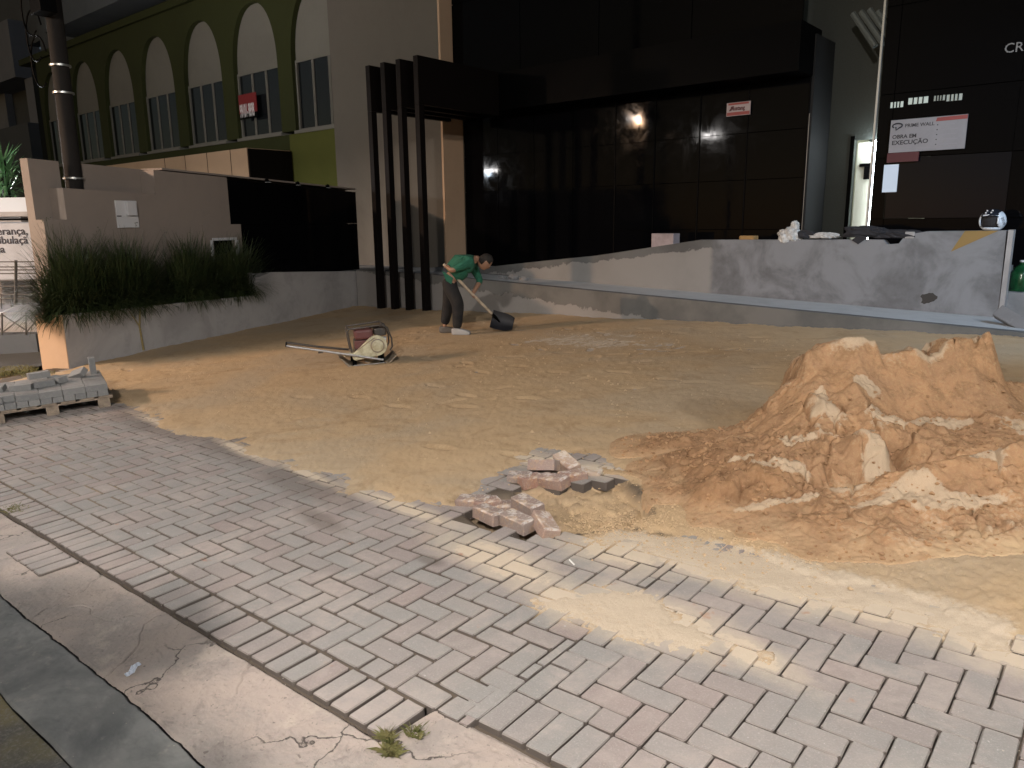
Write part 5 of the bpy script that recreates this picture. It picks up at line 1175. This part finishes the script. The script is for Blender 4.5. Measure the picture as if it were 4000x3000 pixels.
# shovel, held
hA, hB = L(1744, 1038, -.13), L(1932, 1240, .03); dv = (hB-hA).normalized()
def hand(wrist, grip, axis, side):
    a = axis.normalized(); out = (grip-wrist).normalized(); n = a.cross(out).normalized()
    ch = [[(wrist, .026, .022), (wrist.lerp(grip, .55), .036, .020), (grip-out*.012, .038, .018)]]
    for k in range(4):
        b0 = grip-out*.014 + a*(.027-.018*k); l = (.024, .027, .026, .021)[k]
        ch.append([(grip-out*.012, .038, .018), (b0+n*.020*side, .0095), (b0+out*l+n*.026*side, .009), (b0+out*(l+.012)+n*.004*side, .0085), (b0+out*(l)-n*.012*side, .008)])
    ch.append([(wrist.lerp(grip, .55), .036, .020), (grip+a*.045-out*.015, .011), (grip+a*.04+out*.02-n*.012*side, .009)])
    return skin('hand', ch, SKINM, man, 1)
gN = hA+dv*.06; gF = hA+dv*(.62*(hB-hA).length)
hand(haN, gN, dv, 1); hand(haF, gF, dv, -1)
sv = empty('shovel', m=MPn); tag(sv, 'round shovel with a long pale wooden handle held by the worker', 'shovel')
MB().tube([hA, hA.lerp(hB, .5)+Vector((0, 0, -.01)), hB], [.021, .021, .019], 10).build('handle', mat('pale_wood_handle', (.55, .45, .33), .6, noise=.4, nscale=14), sv, True)
bl_c = L(1962, 1266, .06); bm = bmesh.new(); bmesh.ops.create_grid(bm, x_segments=12, y_segments=10, size=1)
for v in bm.verts:
    x, y, z = v.co; wdt_ = .13*(1-.35*max(0, x)**2); v.co = (x*.17, y*wdt_*1.1, .05*(y*y)+.02*x*x)
me = bpy.data.meshes.new('blade'); bm.to_mesh(me); bm.free(); me.materials.append(mat('shovel_steel', (.012, .012, .016), .6, noise=.5, nscale=14))
o = bpy.data.objects.new('blade', me); COL.objects.link(o); o.parent = sv; o.location = bl_c; o.rotation_euler = (rad(62), rad(14), 0); q = o.modifiers.new('s', 'SOLIDIFY'); q.thickness = .004
MB().tube([hB-dv*.05, hB+dv*.05, bl_c+Vector((-.04, 0, .01))], [.024, .022, .012], 10).build('socket', M_BLACK, sv, True)

# ------------------------------------------------------------------ things lying on the ramp wall and ramp
def wrinkled(name, c, r, m, label, cat, seed, n=40):
    bm = bmesh.new(); bmesh.ops.create_icosphere(bm, subdivisions=4, radius=1)
    P = np.array([v.co[:] for v in bm.verts]); f = fbm(P[:, 0]*2.2+seed+P[:, 2], P[:, 1]*2.2+P[:, 2]*1.7, 4, seed); rg = 1-np.abs(fbm(P[:, 0]*3+P[:, 2]*2+seed, P[:, 1]*3-P[:, 2], 3, seed+3))*2.2
    for v, a, b_ in zip(bm.verts, f, rg):
        k = 1+.35*a+.16*b_; v.co = Vector((v.co.x*r[0]*k, v.co.y*r[1]*k, max(v.co.z, -.55)*r[2]*k))
    me = bpy.data.meshes.new(name); bm.to_mesh(me); bm.free(); me.materials.append(m); o = bpy.data.objects.new(name, me); COL.objects.link(o); o.location = c
    tag(o, label, cat); return o
M_BAG = mat('white_plastic_bag', (.62, .62, .60), .4, noise=.3, nscale=16, col2=(.32, .31, .29)); M_DCL = mat('black_cloth', (.018, .018, .022), .8)
def wt(px, py): q = pY(px, py, 11.78); return Vector(q)
wrinkled('plastic_bag', wt(3082, 925), (.155, .10, .13), M_BAG, 'crumpled white plastic bag hanging over the ramp wall, leftmost', 'bag', 4)
wrinkled('knotted_bag_top', wt(3106, 883), (.062, .05, .075), M_BAG, 'small upright knot of white plastic above the leftmost bag', 'bag', 9)
wrinkled('folded_bag', wt(3220, 922), (.20, .08, .05), M_BAG, 'flat white bag lying on the ramp wall between the two dark heaps', 'bag', 14)
wrinkled('dark_cloth', wt(3145, 918), (.14, .07, .065), M_DCL, 'black cloth lying behind the crumpled white bag', 'cloth', 19)
wrinkled('backpack', wt(3385, 908), (.30, .11, .095), M_DCL, 'black bag heap in front of the lit door on the ramp wall', 'bag', 24)
wrinkled('dark_jacket', wt(3505, 918), (.33, .09, .07), M_DCL, 'dark folded jacket right of the black bag heap', 'jacket', 29)
s_ = MB(); q1, q2, q3 = pY(3370, 922, 11.68), pY(3338, 946, 11.685), pY(3282, 985, 11.69)
s_.add([q1+[-.045, 0, .02], q1+[.06, 0, -.03], q2+[.05, 0, -.03], q2+[-.045, 0, .03]], [(0, 3, 2, 1)]); o = s_.build('strap', M_DCL); o.modifiers.new('s', 'SOLIDIFY').thickness = .006; tag(o, 'black strap hanging down from the black bag heap', 'strap')
q = pY(3555, 918, 11.72); o = MB().box((-.06, -.03, -.045), (.06, .03, .045)).build('cement_chip', M_WHITE, None, bevel=.01); o.location = q; tag(o, 'pale plaster lump on the ramp wall left of the notch', 'rubble')
# helmet
hp = pY(3878, 862, 11.78); hm = empty('motorcycle_helmet', tuple(hp), 0); tag(hm, 'black and white open motorcycle helmet on the right end of the ramp wall', 'helmet')
MH = Matrix.Rotation(rad(-48), 4, 'Z')
bm = bmesh.new(); bmesh.ops.create_uvsphere(bm, u_segments=48, v_segments=32, radius=.155)
for v in bm.verts: v.co.z *= .96; v.co.x *= 1.08
for f in bm.faces:
    c = f.calc_center_median()
    f.material_index = 1 if (c.z > .055 and abs(c.y) < .10) or (c.x < -.02 and c.z > 0) else 0
dl_ = [f for f in bm.faces if (lambda c: (c.x > .05 and c.z < .062 and abs(c.y) < .112 and c.z > -.09) or c.z < -.125)(f.calc_center_median())]
bmesh.ops.delete(bm, geom=dl_, context='FACES')
me = bpy.data.meshes.new('shell'); bm.to_mesh(me); bm.free(); me.materials.append(mat('helmet_white', (.62, .68, .74), .25)); me.materials.append(mat('helmet_black', (.015, .018, .025), .25))
for p in me.polygons: p.use_smooth = True
me.transform(Matrix.Rotation(rad(-105), 4, 'Z')); o = bpy.data.objects.new('shell', me); COL.objects.link(o); o.parent = hm; o.modifiers.new('s', 'SOLIDIFY').thickness = .014
bm = bmesh.new(); bmesh.ops.create_uvsphere(bm, u_segments=24, v_segments=16, radius=.132); me = bpy.data.meshes.new('lining'); bm.to_mesh(me); bm.free(); me.materials.append(mat('helmet_lining', (.02, .02, .022), .9)); o = bpy.data.objects.new('lining', me); COL.objects.link(o); o.parent = hm
for (xx, zz) in ((-.030, .127), (.0, .130), (-.034, .100), (-.004, .103)):
    y_ = -math.sqrt(max(0, .150**2-xx*xx-(zz*.98)**2))-.006
    MB().box((xx-.009, -.006, -.010), (xx+.009, .002, .010)).build('stripe', M_WMET, hm, bevel=.003).location = (xx, y_+.0-.006, zz)
text('lettering', 'ZEUS', .045, MI, Matrix.Translation((.105, -.118, .035)) @ Matrix.Rotation(rad(48), 4, 'Z') @ FACE_S @ Matrix.Rotation(rad(-62), 4, 'Z'), hm, .001)
MB().tube([(.10*math.cos(t)-.01, -.13+.02*math.cos(t), .068-.006*math.cos(2*t)) for t in np.linspace(2.6, .4, 8)], .009, 6).build('visor_rim', M_WMET, hm, True)
# rubble and timber on the ramp
def plank(name, px0, py0, px1, py1, w_, h_, m, label, cat='plank', dz=0):
    a, b_ = pY(px0, py0, 11.45), pY(px1, py1, 11.35); d = b_-a; l = np.linalg.norm(d[:2]); o = MB().box((0, -w_/2, 0), (l, w_/2, h_)).build(name, m, None, bevel=.003)
    o.location = (a[0], a[1], a[2]+dz); o.rotation_euler = (0, -math.atan2(d[2], l), math.atan2(d[1], d[0])); tag(o, label, cat); return o
M_DW = mat('dark_timber', (.07, .06, .05), .85, noise=.4, nscale=10)
plank('timber_block', 2895, 1197, 2998, 1213, .10, .055, M_DW, 'short dark timber block on the ramp below the grey render', 'timber')
plank('timber_batten', 3110, 1224, 3440, 1252, .06, .022, M_DW, 'long thin dark batten lying along the ramp', 'timber')
plank('pale_slab', 3500, 1240, 3560, 1256, .09, .02, M_WHITE, 'small pale slab lying tilted on the ramp right of the batten', 'slab')
plank('rubble_stone', 3832, 1270, 3870, 1282, .06, .05, M_DW, 'small dark brick stub near the right end of the ramp', 'rubble')
for (px, py, s_, lab) in ((2842, 1192, .06, 'small stone left of the timber block on the ramp'), (3638, 1259, .03, 'tiny round stone on the ramp between slab and stub'), (2005, 1086, .14, 'rubble lump at the head of the ramp beside the worker'), (2045, 1092, .10, 'smaller rubble lump right of the one beside the worker'), (1960, 1086, .09, 'dark rubble piece nearest the worker on the ramp head')):
    q = pY(px, py, 11.2); wrinkled('rubble_stone', (q[0], q[1], q[2]), (s_*.8, s_*.6, s_*.5), M_GREYP, lab, 'rubble', int(px))
q = pY(3940, 1240, 10.9); o = MB().box((-.22, -.05, 0), (.22, .05, .16)).build('broken_slab', M_GREYP, None, bevel=.01); o.location = q+np.array([0, 0, -.09]); o.rotation_euler = (rad(-38), rad(22), rad(-30)); tag(o, 'broken concrete slab leaning at the right end of the ramp', 'slab')
q = pY(3978, 1170, 12.2)
sw = MB().box((-1.40, 12.0, .2), (6, 12.3, pY(3960, 1146, 12.)[2])).build('stone_wall', stained('rough_stone', (.22, .21, .21), (.12, .11, .11), (.32, .31, .3), 5, 18, .8)); tag(sw, 'low rough grey stone wall at the right edge', 'wall')
ZS = pY(3960, 1146, 12.)[2]
jug = empty('water_jug', (pY(3985, 1100, 12.12)[0], 12.15, ZS)); tag(jug, 'green translucent water jug at the right edge on the stone wall', 'jug')
MB().lathe([(.0, 0), (.12, .005), (.13, .03), (.13, .26), (.09, .33), (.035, .37), (.035, .41), (0, .41)], n=24).build('bottle', mat('green_plastic', (.01, .075, .025), .2, noise=.6, nscale=12), jug, True)
MB().lathe([(.038, .405), (.038, .43), (0, .43)], n=16).build('cap', M_WMET, jug, True)
# bright paper on ground at the far right edge
q = G(3990, 1290); o = MB().box((-.15, -.1, 0), (.5, .25, .012)).build('white_board', M_WMET); o.location = (q[0], q[1]-.2, q[2]+.02); o.rotation_euler = (0, 0, rad(30)); tag(o, 'white board lying at the right edge by the kerb', 'board')
# pale box seen on the terrace over the sloping wall
q = pY(2600, 925, 12.3); o = MB().box((-.22, -.12, -.2), (.22, .12, .06)).build('cardboard_box', mat('pale_box', (.40, .33, .33), .8, noise=.3, nscale=5), None, bevel=.01); o.location = q+np.array([0, 0, 0]); tag(o, 'pale box standing behind the sloping part of the ramp wall', 'box')
q = pY(2925, 925, 12.3); o = MB().box((-.13, -.1, -.2), (.13, .1, .02)).build('orange_bag', mat('ochre_bag', (.35, .20, .07), .8), None, bevel=.02); o.location = q; tag(o, 'ochre sack top showing behind the ramp wall left of the white bag', 'sack')

# ------------------------------------------------------------------ street lamps behind the photographer (seen only as reflections) and an unseen tree
for k, ((x, y, z), colr, pw, rd_) in enumerate(LAMPS):
    if k != 3:
        t_ = empty('street_lamp', (x, y+.9 if 0 else y, 0)); tag(t_, ('street lamp on the far side of the street, farther left', 'street lamp on the far side of the street, nearer', 'street lamp behind the photographer on the near kerb', '', 'yard lamp beyond the left boundary wall', 'street lamp far off to the right of the forecourt')[k], 'street lamp', 'street lamps across the street')
        MB().tube([(0, -2.2, -1.5), (0, -2.2, z+.2)], [.10, .06], 12).build('pole', M_POLE, t_, True)
        MB().tube([(0, -2.2, z+.2), (0, -1.2, z+.45), (0, -.45, z+.28)], .035, 8).build('arm', M_POLE, t_, True)
        MB().box((-.16, -.45, z+.13), (.16, .25, z+.25)).build('head', M_DGREY, t_, bevel=.02)
        MB().box((-.42, -.34, z+.10), (.42, .24, z+.128)).build('lens', mat('street_lamp_glow_%d' % k, (1, 1, 1), .4, emit=(1, .95, .92), estr=600), t_)
    la = bpy.data.lights.new('lamp_light', 'POINT' if k == 4 else 'SPOT'); la.energy = pw; la.color = colr; la.shadow_soft_size = rd_
    lo = bpy.data.objects.new('lamp_light', la); COL.objects.link(lo); lo.location = (x, y, z if k > 2 else z+.02)
    if k < 3:
        la.spot_size = rad(157); la.spot_blend = .32; tgt = Vector(((-14, 3, 0), (-14, 3, -1), (-1.0, 0, 0))[k]); lo.rotation_euler = (tgt-Vector((x, y, z))).to_track_quat('-Z', 'Y').to_euler()
        if k < 2: la.spot_size = rad(66); la.spot_blend = .9
    if k == 5: la.spot_size = rad(150); la.spot_blend = .6; tgt = Vector((2, 4, 0)); lo.rotation_euler = (tgt-Vector((x, y, z))).to_track_quat('-Z', 'Y').to_euler()
    if k == 3:
        la.spot_size = rad(58); la.spot_blend = .8; tgt = Vector((-2.0, 11.7, 1.1)); lo.rotation_euler = (tgt-Vector((x, y, z))).to_track_quat('-Z', 'Y').to_euler()

# ------------------------------------------------------------------ unseen tree behind the photographer, crown shaped from a traced shadow over the gutter
SHP = [(-700, 2285), (0, 2285), (405, 2263), (506, 2272), (434, 2317), (470, 2371), (463, 2422), (615, 2429), (571, 2335), (651, 2306), (825, 2339), (810, 2379), (969, 2415), (897, 2502), (760, 2549), (615, 2585), (550, 2632), (637, 2668), (723, 2770), (781, 2813), (723, 2842), (955, 3001), (1000, 3300), (-700, 3300)]
shp = [tuple(G(*p, -.01)[:2]) for p in SHP]; NL = Vector(LAMPS[2][0]); M_TL = mat('shadow_tree_leaf', (.045, .075, .02), .6)
gx_, gy_ = np.meshgrid(np.arange(-6.5, -1.5, .085), np.arange(-.6, 1.7, .085)); sdv = sdist(gx_, gy_, shp)
lamp_hole = np.array(G(255, 2400, -.01)[:2]); mb = MB(); rnd = random.Random(31); tr = empty('shadow_tree', (-1.6, -3.4, 0)); tag(tr, 'unseen tree behind the photographer, crown shaped to shade the gutter', 'tree')
org = Vector((-1.6, -3.4, 0)); tips = []
for X_, Y_, s_ in zip(gx_.ravel(), gy_.ravel(), sdv.ravel()):
    if s_ < .03 or math.hypot((X_-lamp_hole[0])/.16, (Y_-lamp_hole[1])/.09) < 1: continue
    if rnd.random() < .14: continue
    f_ = rnd.uniform(.40, .47); c_ = Vector((X_+rnd.gauss(0, .02), Y_+rnd.gauss(0, .02), gz(X_, Y_))).lerp(NL, f_)-org
    if rnd.random() < .03: tips.append(c_)
    for q_ in range(3):
        d1_ = Vector((rnd.gauss(0, 1), rnd.gauss(0, 1), rnd.gauss(0, .6))).normalized(); d2_ = d1_.cross(Vector((rnd.gauss(0, 1), rnd.gauss(0, 1), 2))).normalized(); p_ = c_+Vector((rnd.gauss(0, .03), rnd.gauss(0, .03), rnd.gauss(0, .03)))
        mb.add([p_-d1_*.05, p_+d2_*.026, p_+d1_*.05, p_-d2_*.026], [(0, 1, 2, 3)])
cr_ = mb.build('crown', M_TL, tr); cr_['kind'] = 'stuff'
tk = MB(); tk.tube([(0, 0, -.3), (.03, 0, 1.4), (-.02, .1, 2.6)], [.13, .10, .07], 12)
for t_2 in tips: tk.tube([(-.02, .1, 2.6), Vector((-.02, .1, 2.6)).lerp(t_2, .5)+Vector((0, 0, .15)), t_2], [.04, .025, .006], 6)
tk.build('trunk', M_POLE, tr, True)
